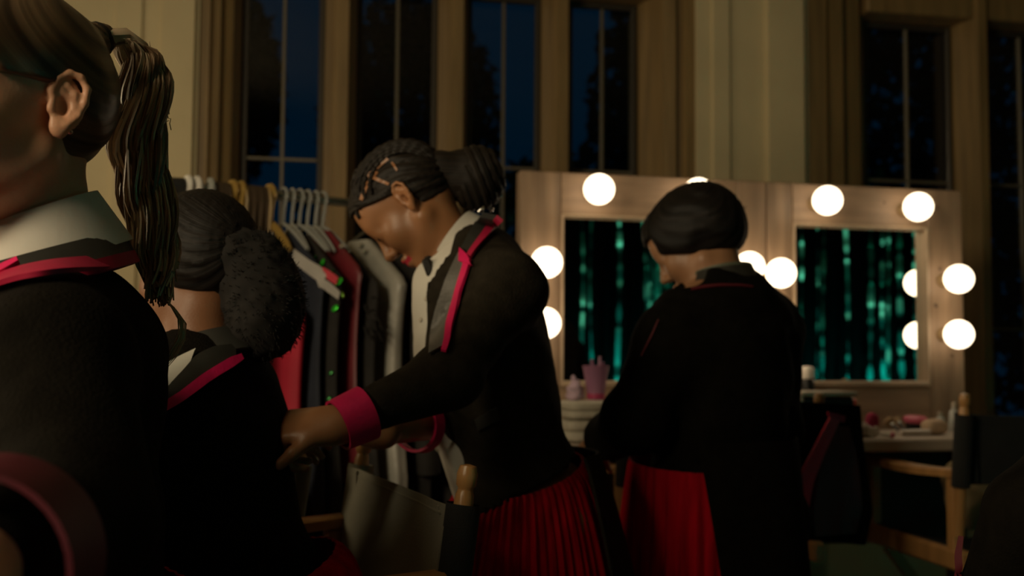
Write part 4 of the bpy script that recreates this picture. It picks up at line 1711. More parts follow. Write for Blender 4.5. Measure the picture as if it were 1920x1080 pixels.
p4.handR = ((-.9, -.1, -.2), (0, 0, 1), (.2, -.9, 0), dict(curl=(.4, .5, .4)))
p4.body(r4, MT['skin_deep'], fine_head=.0034, hands='')
p4.hair_cap(r4, MT['hair_black'], infl=.008, keep=lambda L: std_keep(L, -.06), fine=.004, amp=.0012, pole=(-.12, 0, .02), freq=28)
F = Field()
pc = Vector(P(492, 552, 1.60))
F.ell(pc, (.054, .060, .094), axes_from((1, 0, .12)), .02)
F.ell(pc + Vector((.004, 0, -.02)), (.050, .058, .070), None, .03)
F.cap(Vector(p4.T(-.09, 0, .02)), pc, .036, .045, .03)
V, Fc = F.mesh(.0055, post=lambda Q, d: d + wrinkle(Q, .0025, 95) + wrinkle(Q, .0012, 260, 1.0))
puff = mk('afro_puff', V, Fc, MT['hair_afro'], r4)
fz = MB()
rr = random.Random(9)
for k in range(900):
    v = V[rr.randrange(len(V))]
    d = (Vector(v) - pc).normalized()
    a = Vector(v)
    if (a - Vector(p4.H)).length < .10:
        continue
    s1_ = Vector((rr.uniform(-1, 1), rr.uniform(-1, 1), rr.uniform(-1, 1))) * .5
    fz.tube([a - d * .003, a + d * .004 + s1_ * .004, a + d * .006 - s1_ * .003], [.0008, .0006, .0003], 3, cap=False)
fzo = fz.build('puff_frizz', MT['hair_afro'], puff)
fzo['kind'] = 'stuff'
ncut4 = lambda F: F.cap((-.456, 1.607, 1.205), (-.47, 1.62, 1.36), .060, .072, .010, 's')
sh4, _ = p4.garment('shirt', r4, MT['shirt'], .009, arms=False, hips=False, amp=0, step=.010, extra=ncut4)
f4v = p4.f
A4 = p4.frame(p4.Wst, p4.N)


def post4(Q, d):
    L = Q - p4.N
    x = L @ p4.f
    y = np.abs(L @ p4.l)
    z = L[:, 2]
    V_ = (x - .035) - y * 1.2
    return np.maximum(d, np.where(z > -.30, V_, -1))


jk4, S4 = p4.garment('jacket', r4, MT['jacket'], .020, .020, .020, amp=.003, step=.0085, seed=4.4, extra=ncut4, post=post4, cut=.03)
An4 = axes_from((-.88, .34, -.35))
band('shirt_collar', MT['shirt'], r4, (-.474, 1.610, 1.236), (-.470, 1.607, 1.200), (.058, .056), (.078, .074), An4, th=.003, n=40)
band('jacket_collar', MT['satin_d'], jk4, (-.466, 1.608, 1.232), (-.462, 1.606, 1.190), (.066, .064), (.096, .092), An4, th=.005, n=40, a0=1.0, a1=5.3)
S4.patch([(436, 652), (400, 655), (366, 672), (322, 722), (300, 752)], [(438, 686), (405, 693), (372, 715), (330, 752), (298, 768)], 24, 7, .006, .004).build('lapel', MT['satin_d'], jk4)
S4.patch([(366, 660), (335, 676), (296, 698)], [(352, 690), (330, 712), (298, 750)], 12, 5, .006, .003).build('shirt_front', MT['shirt'], r4)
S4.strip([(446, 676, 10), (428, 684, 16), (402, 700, 17), (370, 722, 17), (335, 748, 16), (297, 772, 15), (280, 784, 12)], 30, 4, .009, .005).build('trim', MT['pink'], jk4)
skirt_mesh((-.385, 1.615, .88), (-.45, 1.60, .745), (.120, .150), (.27, .20), p4.frame(p4.B, p4.Wst) @ np.eye(3), 40, .006).build('skirt', MT['skirt'], r4)

MT['dull_crimson'] = mat('dull_crimson_piping', (.10, .004, .012), .7)
# ---- someone at the right edge: only a sleeve and shoulder reach into the picture
r5 = empty('person', (1.0, 1.42, 0), 'person at the bottom right corner, only a black sleeve with crimson edge in view', 'person')
p5 = Person(f=(-.55, .83, 0), N=(1.02, 1.42, 1.30), NT=(1.02, 1.43, 1.36), C=(1.0, 1.41, 1.13), Wst=(.99, 1.41, .98), B=(.99, 1.42, .84),
            SL=(.84, 1.34, 1.20), SR=(1.12, 1.54, 1.22), EL=(.665, 1.30, .985), WL=(.60, 1.43, .80), ER=(1.20, 1.58, .95), WR=(1.1, 1.7, .80),
            H=(1.00, 1.46, 1.43), head_f=(-.55, .83, -.1), hs=.95, legpts=[((.92, 1.38, .82), (.90, 1.40, .45), (.92, 1.37, .10)), ((1.06, 1.47, .82), (1.05, 1.49, .45), (1.07, 1.46, .10))])
p5.handL = ((-.3, .5, -.8), (-.8, -.3, .1), (.2, .8, .3), dict(curl=(.3, .4, .3)))
p5.handR = ((-.3, .5, -.8), (.8, .3, .1), (.2, .8, .3), dict(curl=(.3, .4, .3)))
p5.body(r5, MT['skin_tan'], fine_head=.006, hands='')
p5.hair_cap(r5, MT['hair_black'], infl=.010, keep=lambda L: std_keep(L, -.06), fine=.008)
p5.EL = np.array((.640, 1.29, 1.02))
jk5, S5 = p5.garment('jacket', r5, MT['jacket'], .022, .026, .024, amp=.003, step=.0095, seed=5.5, cut=.03, post=lambda Q, d: np.maximum(d, .90 - Q[:, 2]), extra=lambda F: F.cap((1.02, 1.42, 1.31), (1.02, 1.44, 1.42), .062, .07, .01, 's'))
S5.strip([(1800, 1085, 16), (1796, 1040, 14), (1802, 1005, 10)], 14, 3, .005, .004).build('trim', MT['dull_crimson'], jk5)
skirt_mesh((.99, 1.42, .93), (.99, 1.42, .52), (.136, .186), (.22, .25), p5.frame(p5.B, p5.Wst), 40, .006).build('skirt', MT['skirt'], r5)


# ================================================================== clothes rail at the left
R0, R1 = P(340, 356, 2.55), P(668, 381, 2.83)
rd = (R1 - R0)
rd.z = 0
rlen = rd.length
rd.normalize()
rb = Vector((rd.y, -rd.x, 0))             # across the rail, towards the camera
RZ = (R0.z + R1.z) / 2 + .004
RL = rlen * 1.62
Rp = lambda t: Vector((R0.x, R0.y, 0)) + rd * t
root = empty('clothes_rail', Rp(RL / 2), 'chrome clothes rail crowded with costumes between the window and the people', 'rack')
MB().tube([Rp(0) + Vector((0, 0, RZ)), Rp(RL) + Vector((0, 0, RZ))], .012, 12).build('rail', MT['chrome'], root)
for t in (.0, RL):
    s_ = -1 if t == 0 else 1
    MB().tube([Rp(t) - rd * s_ * .004 + Vector((0, 0, RZ)), Rp(t) + rd * s_ * .03 + Vector((0, 0, RZ))], [.021, .019], 14).build('end_cap', MT['rail_black'], root)
    t2 = t + (.012 if t == 0 else -.012)
    MB().tube([Rp(t2) + Vector((0, 0, .10)), Rp(t2) + Vector((0, 0, RZ - .01))], .011, 12).build('upright', MT['chrome'], root)
    MB().tube([Rp(t2) - rb * .24 + Vector((0, 0, .09)), Rp(t2) + rb * .24 + Vector((0, 0, .09))], .013, 10).build('foot_bar', MT['chrome'], root)
    for q in (-.22, .22):
        c = Rp(t2) + rb * q
        MB().lathe(c + Vector((0, 0, .032)) - rd * .012, [(.004, -.001), (.028, 0), (.032, .005), (.032, .019), (.028, .024), (.004, .025)], 16, rd).build('castor', MT['rail_black'], root)
MB().tube([Rp(.012) + Vector((0, 0, .14)), Rp(RL - .012) + Vector((0, 0, .14))], .010, 10).build('lower_bar', MT['chrome'], root)

MT['hanger_white'] = mat('white_plastic', (.72, .70, .64), .35)
MT['hanger_grey'] = mat('grey_plastic', (.35, .36, .33), .4)
MT['hanger_clear'] = mat('clear_plastic', (.30, .31, .29), .2, spec=.6)
MT['hanger_gold'] = mat('gilt_wood', (.42, .27, .07), .35, .3)
MT['hanger_black'] = mat('black_plastic', (.015, .014, .012), .4)


def hanger(t, m, label, group, wide=.20, thick=.0045, drop=.105, plates=False, tilt=0.0):
    c = Rp(t)
    root = empty('clothes_hanger', c + Vector((0, 0, RZ - .12)), label, 'hanger', group)
    b = rb * math.cos(tilt) + rd * math.sin(tilt)
    hk = []
    for k in range(11):
        a = math.radians(-35 + 215 * k / 10)
        hk.append(c + b * (.018 * math.cos(a)) + Vector((0, 0, RZ + .003 + .018 * math.sin(a))))
    hk = hk[::-1] if False else hk
    hk = [c + Vector((0, 0, RZ - drop + .035))] + [c + b * .004 + Vector((0, 0, RZ - .040))] + hk
    MB().tube(hk, thick, 7).build('hook', m, root)
    arc = []
    for k in range(13):
        q = -1 + 2 * k / 12
        arc.append(c + b * (wide * q) + Vector((0, 0, RZ - drop + .035 - .075 * abs(q) ** 1.25)))
    MB().tube(arc, [thick * .7] + [thick] * 11 + [thick * .7], 8, flat=1.3).build('shoulder_bar', m, root)
    if plates:
        MB().box(c + Vector((0, 0, RZ - .045)), (.020, .006, .085), (b, rd, Vector((0, 0, 1))), .003).build('clip_plate', m, root, smooth=False)
    return root


def costume(name, label, cat, t, m, wide=.21, thick=.055, z0=None, z1=.55, flare=1.05, seed=0, sleeve=None, skew=0.0, group=None, rows=26, cols=56):
    """a garment on its hanger: shoulders slope from the hook, cloth falls in folds"""
    c = Rp(t)
    z0 = RZ - .085 if z0 is None else z0
    root = empty(name, c + Vector((0, 0, z1)), label, cat, group)
    r_ = random.Random(seed)
    ph = [r_.uniform(0, 6.3) for _ in range(4)]
    b = (rb + rd * skew).normalized()
    a_ = Vector((b.y * -1, b.x, 0))
    V, F = [], []
    for i in range(rows):
        s_ = i / (rows - 1)
        z = z0 + (z1 - z0) * s_ ** 1.15
        dz = z0 - z
        hw = min(wide, .055 + dz * 1.55) if dz < .14 else wide * (1 - .12 * math.sin(math.pi * min(1, (dz - .1) / .5)) + (flare - 1) * s_)
        th = thick * (.45 + .55 * min(1, dz / .12)) * (1 + .25 * s_)
        for j in range(cols):
            an = 2 * math.pi * j / cols
            f = 1 + s_ * (.16 * math.sin(5 * an + ph[0] + s_) + .10 * math.sin(9 * an + ph[1]) + .05 * math.sin(14 * an + ph[2] + 3 * s_))
            ca, sa = math.cos(an), math.sin(an)
            x = hw * math.copysign(abs(ca) ** .8, ca) * (1 + .03 * s_ * math.sin(7 * an + ph[3]))
            y = th * math.copysign(abs(sa) ** .9, sa) * f
            p = c + b * x + a_ * y
            V.append((p.x, p.y, z + .004 * math.sin(3 * an + ph[1]) * s_))
    for i in range(rows - 1):
        for j in range(cols):
            j2 = (j + 1) % cols
            F.append((i * cols + j, (i + 1) * cols + j, (i + 1) * cols + j2, i * cols + j2))
    F.append(tuple(range(cols)))
    F.append(tuple((rows - 1) * cols + j for j in range(cols))[::-1])
    bd = MB().add(V, F).build('cloth', m, root)
    if sleeve:
        for sg in (1, -1):
            pts = [c + b * sg * (wide * .86 + .030 * math.sin(q * 2)) + a_ * .010 * math.sin(q * 4 + ph[0]) + Vector((0, 0, z0 - .115 - q * .50)) for q in (0, .15, .3, .5, .7, .85, 1)]
            MB().tube(pts, [.030, .046, .044, .042, .040, .039, .040], 14, flat=.8).build('sleeve', sleeve, root)
    root['_z0'] = z0
    return root, Surf(V, F)


MT['g_black'] = mat('black_costume_cloth', (.014, .012, .010), .85, ns=30, na=.3)
MT['g_navy'] = mat('navy_costume_cloth', (.012, .016, .028), .8, ns=20, na=.2)
MT['g_crimson'] = mat('dark_crimson_satin', (.13, .012, .018), .45, ns=8, na=.3)
MT['g_red'] = mat('raspberry_crepe', (.42, .012, .035), .7, ns=8, na=.15)
MT['g_silver'] = mat('silver_grey_satin', (.34, .33, .29), .42, ns=7, na=.25, bump=.3, bs=25)
MT['g_brown'] = mat('brown_velvet', (.055, .034, .016), .8, ns=12, na=.3)
MT['g_gold'] = mat('old_gold_cloth', (.30, .20, .07), .5, ns=10, na=.3)
MT['g_white'] = mat('white_sash', (.42, .40, .37), .7, ns=12, na=.1)
MT['g_pink'] = mat('rose_red_cloth', (.62, .05, .075), .7)
MT['g_glint'] = mat('silver_beads', (.75, .72, .62), .25, .8)
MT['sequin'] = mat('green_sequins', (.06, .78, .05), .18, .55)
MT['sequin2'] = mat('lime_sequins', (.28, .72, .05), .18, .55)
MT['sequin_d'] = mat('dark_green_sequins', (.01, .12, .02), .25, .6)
MT['feather'] = mat('black_feather', (.012, .011, .010), .8)


def tpx(px):
    """distance along the rail of a picture column"""
    d = ray(px, 365)
    A = np.array([[rd.x, -d.x], [rd.y, -d.y]])
    v = np.linalg.solve(A, np.array([-R0.x, -R0.y]))
    return float(v[0])


HG = 'white and clear hangers on the clothes rail'
hanger(tpx(352), MT['hanger_white'], 'wide white plastic hanger nearest the rail end cap', HG, thick=.009, plates=True)
hanger(tpx(368), MT['hanger_white'], 'second wide white plastic hanger from the rail end cap', HG, thick=.009, plates=True, tilt=.1)
hanger(tpx(394), MT['hanger_grey'], 'pale grey plastic hanger between the white hangers and the gilt ones', HG, thick=.0085, tilt=-.1)
for px, tl, lab in ((436, .1, 'gilt hanger left of the brown velvet drape on the rail'), (452, -.05, 'second gilt hanger left of the brown velvet drape on the rail'), (506, .12, 'broad gilt hanger right of the brown velvet drape on the rail')):
    hanger(tpx(px), MT['hanger_gold'], lab, 'gilt hangers on the clothes rail', thick=.009, plates=px == 506, tilt=tl, wide=.10)
for i, (px, tl) in enumerate(((532, .05), (548, -.1), (562, .12), (577, 0), (592, -.06), (606, .1))):
    hanger(tpx(px), MT['hanger_clear'], ['leftmost', 'second from left', 'third from left', 'fourth from left', 'fifth from left', 'rightmost'][i] + ' of the clear hangers in front of the blue lower window', HG, thick=.0042, tilt=tl, wide=.13)
for i, px in enumerate((690, 735, 790)):
    hanger(tpx(px), MT['hanger_black'], ['black hanger behind the forehead of the leaning person', 'black hanger behind the ear of the leaning person', 'black hanger at the far end of the rail'][i], 'black hangers on the clothes rail')

# draped pieces thrown over the rail


def drape(t, w_, m, label, zf, zb, trim=None):
    root = empty('draped_cloth', Rp(t) + Vector((0, 0, zf)), label, 'cloth', 'cloths thrown over the rail')
    prof = []
    for k in range(8):
        prof.append((.022 + .006 * math.sin(k), zf + (RZ - .02 - zf) * k / 7))
    for k in range(1, 8):
        a = math.pi * k / 8
        prof.append((.020 * math.cos(a), RZ - .004 + .022 * math.sin(a)))
    for k in range(8):
        prof.append((-.022, RZ - .02 - (RZ - .02 - zb) * k / 7))
    n = 12
    G = np.zeros((len(prof), n, 3))
    for i, (q, z) in enumerate(prof):
        for j in range(n):
            s_ = -w_ / 2 + w_ * j / (n - 1)
            p = Rp(t + s_) + rb * (q + .006 * math.sin(j * 1.9) * (1 if q > 0 else -1) * min(1, (RZ - z + .03) * 6))
            G[i, j] = (p.x, p.y, z)
    o = MB().grid(G, .005).build('cloth', m, root)
    if trim:
        for j in (0, n - 1):
            MB().tube([Vector(G[i, j]) + rb * .002 for i in range(len(prof))], .0045, 6).build('edging', trim, root)
    return root


drape(tpx(416), .030, MT['g_brown'], 'narrow brown cloth over the rail next to the grey hanger', 1.38, 1.3, None)
drape(tpx(478), .062, MT['g_brown'], 'wide brown velvet cloth with gold edging over the rail', 1.30, 1.25, MT['g_gold'])

# costumes, from the left along the rail
cs = []
cs.append(costume('costume_coat', 'black coat at the left end of the clothes rail', 'coat', tpx(362), MT['g_black'], .20, .030, z1=.6, seed=1, sleeve=MT['g_black']))
cs.append(costume('costume_dress', 'raspberry red dress hanging below the afro puff', 'dress', tpx(503), MT['g_red'],   .215, .030, z1=.55, seed=2, z0=RZ - .20))
cs.append(costume('costume_coat', 'long black coat between the red dress and the rail end', 'coat', tpx(415), MT['g_black'], .20, .03, z1=.6, seed=3))
cs.append(costume('costume_jacket', 'navy jacket with a white and rose shoulder band', 'jacket', tpx(536), MT['g_navy'], .225, .023, z1=.8, seed=4, z0=RZ - .10))
cs.append(costume('costume_dress', 'black dress with bright green sequins down its edge', 'dress', tpx(562), MT['g_black'], .240, .023, z1=.55, seed=5, z0=RZ - .10))
cs.append(costume('costume_jacket', 'dark crimson satin jacket behind the green sequins', 'jacket', tpx(602), MT['g_crimson'], .225, .023, z1=.9, seed=6, z0=RZ - .085))
cs.append(costume('costume_coat', 'black feather trimmed coat beside the silver dress', 'coat', tpx(630), MT['g_black'], .235, .022, z1=.6, seed=7, z0=RZ - .115))
cs.append(costume('costume_dress', 'silver grey satin dress hanging in front of the leaning person', 'dress', tpx(676), MT['g_silver'], .235, .034, z1=.85, seed=8, z0=RZ - .10))
cs.append(costume('costume_coat', 'black coat behind the bow tie of the leaning person', 'coat', tpx(730), MT['g_black'], .21, .032, z1=.6, seed=9, sleeve=MT['g_black']))
cs.append(costume('costume_coat', 'black coat at the far end of the rail behind the leaning person', 'coat', tpx(790), MT['g_black'], .21, .032, z1=.6, seed=10))
# navy jacket: white sash and rose patch on its near shoulder
nv, nvS = cs[3]
sq, sqS = cs[4]
sv, svS = cs[7]


def lay_on(S, parent, name, m, A, B, n=14, k=5, off=.006):
    S.patch(A, B, n, k, off, .004).build(name, m, parent)


lay_on(nvS, nv, 'white_band', MT['g_white'], [(556, 468), (585, 492), (612, 512)], [(552, 490), (578, 512), (604, 530)])
lay_on(nvS, nv, 'rose_band', MT['g_pink'], [(604, 500), (622, 510), (634, 520)], [(610, 520), (620, 528), (630, 534)], 8, 4, .008)
lay_on(nvS, nv, 'white_patch', MT['g_white'], [(596, 516), (620, 530), (638, 548)], [(602, 538), (618, 550), (634, 562)], 10, 4, .009)
# green sequins: single large ones catch the light, small dark ones fill the panel
rr = random.Random(21)


def sequin(S, px, py, r_, m, parent, zoff=.004):
    h = S.hit(px, py)
    if not h:
        return
    nn = h[1] if h[1].dot(ray(px, py)) < 0 else -h[1]
    nn = (nn + Vector((-.25, 0, .35))).normalized()
    MB().lathe(h[0] + nn * zoff, [(r_ * .3, -.002), (r_, 0), (r_ * .92, .002), (r_ * .2, .0035)], 14, nn, 1.25, .8).build('sequin', m, parent)


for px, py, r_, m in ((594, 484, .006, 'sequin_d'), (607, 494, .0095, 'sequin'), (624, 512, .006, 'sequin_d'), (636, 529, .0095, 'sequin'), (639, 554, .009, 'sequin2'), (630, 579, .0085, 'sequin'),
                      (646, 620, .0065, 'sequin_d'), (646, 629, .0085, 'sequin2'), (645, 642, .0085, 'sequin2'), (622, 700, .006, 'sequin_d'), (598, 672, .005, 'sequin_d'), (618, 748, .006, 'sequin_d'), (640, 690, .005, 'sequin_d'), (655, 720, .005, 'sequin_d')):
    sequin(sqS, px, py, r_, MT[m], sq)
for px, py in ((642, 465), (680, 462), (700, 452), (668, 448), (688, 474)):
    for S, par in ((cs[5][1], cs[5][0]), (svS, sv), (cs[6][1], cs[6][0])):
        h = S.hit(px, py)
        if h:
            MB().lathe(h[0] + h[1] * .004, [(.003, -.004), (.0075, 0), (.006, .005), (.001, .007)], 12, h[1]).build('bead', MT['g_glint'], par)
            break
# feathers on the black coat
fm = MB()
fc, fcS = cs[6]
for k in range(60):
    px, py = rr.uniform(672, 716), rr.uniform(545, 630)
    h = fcS.hit(px - 14, py)
    a = h[0] if h else P(px - 10, py, 2.5)
    d = (rb * .8 + rd * rr.uniform(-.2, 1) + Vector((0, 0, rr.uniform(-.8, .3)))).normalized()
    fm.tube([a, a + d * .022, a + d * .040 + Vector((0, 0, -.012))], [.002, .0055, .0006], 5, flat=.3)
fo = fm.build('feather_trim', MT['feather'], fc)
fo['kind'] = 'stuff'

# ================================================================== things on the makeup counter
MT['towel'] = mat('white_towel', (.60, .56, .45), .95, ns=40, na=.08, bump=.5, bs=180)
MT['lilac'] = mat('lilac_plastic', (.42, .20, .33), .25, ns=6, na=.1)
MT['lilac_pale'] = mat('lilac_tissue', (.66, .48, .60), .8, ns=12, na=.1)
MT['magenta_pl'] = mat('magenta_plastic', (.50, .06, .16), .3)
MT['black_pl'] = mat('black_case_plastic', (.012, .011, .010), .35)
MT['case_rim'] = mat('aluminium_rim', (.50, .43, .34), .35, .4)
MT['cap_white'] = mat('white_cap', (.75, .68, .58), .3)
MT['scarlet'] = mat('scarlet_plastic', (.80, .05, .02), .4)
MT['sponge'] = mat('beige_sponge', (.58, .42, .28), .9, ns=60, na=.1, bump=.4, bs=200)
MT['rose_pl'] = mat('rose_plastic', (.62, .12, .20), .35)
MT['tube_white'] = mat('white_tube', (.68, .62, .53), .3)
MT['bristle'] = mat('tan_bristles', (.35, .24, .13), .9, ns=120, na=.4)
MT['clear_pl'] = mat('clear_bottle', (.55, .56, .52), .12, spec=.8)

VU, VN = VP.U, VP.N
UPZ = Vector((0, 0, 1))


def ct(px, py, wo=None, y=None):
    """point on the counter top under a picture column, wo in front of the frame"""
    u = VP.u(px, wo, py)
    return VP.at(u, wo, Z_CT)


def pillow_box(name, c, size, m, parent, ax=None, e=3.0, n=18, lump=.0, seed=0):
    """soft rounded block (superellipsoid)"""
    ax = ax or (VU, VN, UPZ)
    V, F = [], []
    r_ = random.Random(seed)
    p0, p1 = r_.uniform(0, 6), r_.uniform(0, 6)
    f = lambda q: math.copysign(abs(q) ** (2 / e), q)
    m_ = 2 * n
    for i in range(n + 1):
        la = -math.pi / 2 + math.pi * i / n
        for j in range(m_):
            lo = 2 * math.pi * j / m_
            k = 1 + lump * (math.sin(3 * lo + p0 + la * 2) + .6 * math.sin(5 * lo + p1))
            V.append(c + ax[0] * (size[0] / 2 * f(math.cos(la)) * f(math.cos(lo)) * k) + ax[1] * (size[1] / 2 * f(math.cos(la)) * f(math.sin(lo)) * k) + ax[2] * (size[2] / 2 * f(math.sin(la))))
    for i in range(n):
        for j in range(m_):
            j2 = (j + 1) % m_
            F.append((i * m_ + j, i * m_ + j2, (i + 1) * m_ + j2, (i + 1) * m_ + j))
    return MB().add(V, F).build(name, m, parent)


# two folded towels, cup and tissue at the left
c = ct(1096, 790, .26)
root = empty('folded_towel', c, 'white folded towel lying on the counter, under another towel', 'towel', 'folded white towels')
for k, (dz, sx) in enumerate(((.016, .135), (.044, .128))):
    pillow_box('fold', c + UPZ * dz + VU * (-.004 * k), (sx, .15, .032), MT['towel'], root, e=4.5, lump=.012, seed=k)
root = empty('folded_towel', c + UPZ * .060, 'white folded towel on top of the other one, below the lilac cup', 'towel', 'folded white towels')
for k, (dz, sx) in enumerate(((.014, .130), (.036, .138))):
    pillow_box('fold', c + UPZ * (.060 + dz) + VU * .004 * k, (sx, .145, .026), MT['towel'], root, e=4.5, lump=.014, seed=5 + k)
cc = ct(1117, 750, .22) + UPZ * .1095
root = empty('cup', cc, 'lilac plastic cup standing on the white towels', 'cup')
MB().lathe(cc, [(.022, 0), (.024, .003), (.031, .060), (.037, .092), (.0375, .094), (.034, .093), (.028, .058), (.021, .006), (.002, .005)], 26).build('cup_body', MT['lilac'], root)
MB().lathe(cc, [(.0245, .002), (.0262, .012), (.0255, .020), (.0240, .012)], 26).build('cup_foot', MT['magenta_pl'], root)
for k, (dx, dy, h_) in enumerate(((.008, .004, .120), (-.010, .008, .112), (.016, -.006, .105))):
    MB().tube([cc + Vector((0, 0, .008)) + VU * dx * .4, cc + VU * dx * 1.4 + VN * dy + UPZ * h_], [.003, .0042], 8).build('brush_handle', MT['lilac'], tag(empty('makeup_brush', cc + VU * dx * .4 + UPZ * .008), ['lilac brush leaning right in the lilac cup', 'lilac brush leaning left in the lilac cup', 'short lilac brush at the rim of the lilac cup'][k], 'brush', 'brushes in the lilac cup'))
tc = ct(1080, 710, .24) + UPZ * .1095
root = empty('crumpled_tissue', tc, 'pale lilac crumpled tissue beside the lilac cup', 'tissue')
F = Field()
r_ = random.Random(4)
for k in range(7):
    a = tc + Vector((r_.uniform(-.016, .014), r_.uniform(-.014, .014), .014))
    F.cap(a, a + Vector((r_.uniform(-.026, .010), r_.uniform(-.01, .01), r_.uniform(.012, .056))), .013, .006, .010)
V, Fc = F.mesh(.0035, post=lambda Q, d: d + wrinkle(Q, .0018, 130))
mk('paper', V, Fc, MT['lilac_pale'], root)

# black case with a pale rim, spray can behind it, scarlet cap
c = ct(1537, 790, .24)
root = empty('makeup_case', c, 'black makeup case with pale rim on the counter in front of the right mirror', 'case')
MB().box(c + UPZ * .060, (.165, .11, .118), (VU, VN, UPZ), .008).build('case_body', MT['black_pl'], root, smooth=False)
MB().box(c + UPZ * .126, (.176, .12, .014), (VU, VN, UPZ), .004).build('case_lid', MT['case_rim'], root, smooth=False)
MB().box(c - VU * .086 + UPZ * .068, (.010, .118, .118), (VU, VN, UPZ), .003).build('corner_strip', MT['case_rim'], root, smooth=False)
MB().tube([c + VN * .058 + VU * q + UPZ * (.085 - .012 * (1 - (q / .03) ** 2)) for q in (-.03, -.02, 0, .02, .03)], .003, 6).build('case_handle', MT['case_rim'], root)
c2 = ct(1514, 720, .06)
root = empty('spray_can', c2, 'dark spray can with a white cap reflected in the right mirror', 'can')
MB().lathe(c2, [(.020, 0), (.0215, .003), (.0215, .150), (.019, .160), (.016, .165)], 24).build('can_body', MT['black_pl'], root)
MB().lathe(c2 + UPZ * .164, [(.0205, 0), (.0210, .004), (.0205, .030), (.017, .037), (.004, .039)], 24).build('can_cap', MT['cap_white'], root)
c3 = ct(1592, 765, .22)
root = empty('lidded_jar', c3, 'black jar with a scarlet lid beside the makeup case', 'jar')
MB().lathe(c3, [(.020, 0), (.022, .003), (.022, .085), (.019, .092)], 22).build('jar_body', MT['black_pl'], root)
MB().lathe(c3 + UPZ * .092, [(.0205, 0), (.0215, .003), (.0215, .014), (.018, .017), (.003, .018)], 22).build('jar_lid', MT['scarlet'], root)

# brushes, tubes and sponges at the right
GB = 'makeup scattered on the right of the counter'


def brush(name, label, a, b, m, rb_, mb_=None, hr=.0045):
    root = empty(name, a, label, 'brush', GB)
    a, b = Vector(a), Vector(b)
    d = (b - a)
    MB().tube([a, a + d * .35, a + d * .6], [hr * .7, hr, hr * 1.1], 10).build('handle', MT['black_pl'], root)
    MB().tube([a + d * .6, a + d * .72], [hr * 1.25, hr * 1.35], 12).build('ferrule', MT['chrome'], root)
    MB().tube([a + d * .72, a + d * .80, a + d * .92, b], [hr * 1.3, rb_, rb_ * 1.05, rb_ * .35], 14).build('bristles', m, root)


a = ct(1650, 800, .20)
MT['crimson_br'] = mat('crimson_bristles', (.28, .02, .06), .9, ns=100, na=.3)
c = ct(1634, 800, .17)
root = empty('powder_puff', c, 'crimson powder puff standing at the left of the brushes', 'puff', GB)
pillow_box('puff_body', c + UPZ * .040 + VU * .002, (.040, .034, .052), MT['crimson_br'], root, e=2.3, lump=.02)
MB().lathe(c, [(.012, 0), (.013, .004), (.011, .018), (.014, .024)], 16).build('puff_foot', MT['black_pl'], root)
c = ct(1640, 808, .26)
root = empty('crumpled_wipe', c, 'cream crumpled wipe at the counter edge below the crimson puff', 'wipe', GB)
F = Field()
r_ = random.Random(8)
for k in range(7):
    q = c + VU * r_.uniform(-.035, .035) + VN * r_.uniform(-.03, .02) + UPZ * .012
    F.cap(q, q + VU * r_.uniform(-.02, .02) + UPZ * r_.uniform(.0, .022), .012, .008, .012)
V, Fc = F.mesh(.004, post=lambda Q, d: d + wrinkle(Q, .0018, 110))
mk('cloth', V, Fc, MT['tube_white'], root)
brush('makeup_brush', 'fluffy tan brush lying up against the crimson puff', ct(1692, 808, .24) + UPZ * .006, ct(1664, 780, .16) + UPZ * .042, MT['bristle'], .015)
brush('makeup_brush', 'second tan brush leaning beside the fluffy one', ct(1700, 810, .20) + UPZ * .006, ct(1680, 790, .12) + UPZ * .044, MT['bristle'], .011)
c0, c1 = ct(1652, 800, .30) + UPZ * .012, ct(1676, 812, .33) + UPZ * .010
root = empty('squeeze_tube', c0, 'small cream tube lying slantwise at the counter edge', 'tube', GB)
MB().tube([c0, c0 + (c1 - c0) * .8], [.010, .012], 14, flat=.7).build('tube_body', MT['tube_white'], root)
MB().tube([c0 + (c1 - c0) * .8, c1], [.008, .008], 14).build('tube_cap', MT['rose_pl'], root)
c0, c1 = ct(1688, 803, .26) + UPZ * .011, ct(1742, 806, .24) + UPZ * .011
root = empty('squeeze_tube', c0, 'long white tube lying in front of the beige sponge', 'tube', GB)
MB().tube([c0, c0 + (c1 - c0) * .22], [.008, .009], 14).build('tube_cap', MT['cap_white'], root)
MB().tube([c0 + (c1 - c0) * .22, c0 + (c1 - c0) * .6, c1], [.0115, .0115, .011], 14, flat=.8).build('tube_body', MT['tube_white'], root)
c = ct(1716, 790, .14)
root = empty('powder_compact', c, 'rose pink compact propped on a black pot', 'compact', GB)
MB().lathe(c, [(.026, 0), (.029, .004), (.029, .030), (.024, .034)], 22).build('pot', MT['black_pl'], root)
MB().lathe(c + UPZ * .034, [(.034, 0), (.036, .004), (.036, .012), (.032, .016), (.004, .017)], 26, (VN * .12 + UPZ)).build('compact_lid', MT['rose_pl'], root)
c = ct(1752, 800, .21)
root = empty('makeup_sponge', c, 'big beige sponge on the right of the counter', 'sponge', GB)
pillow_box('sponge_body', c + UPZ * .024, (.080, .06, .048), MT['sponge'], root, e=2.4, lump=.02, seed=3)
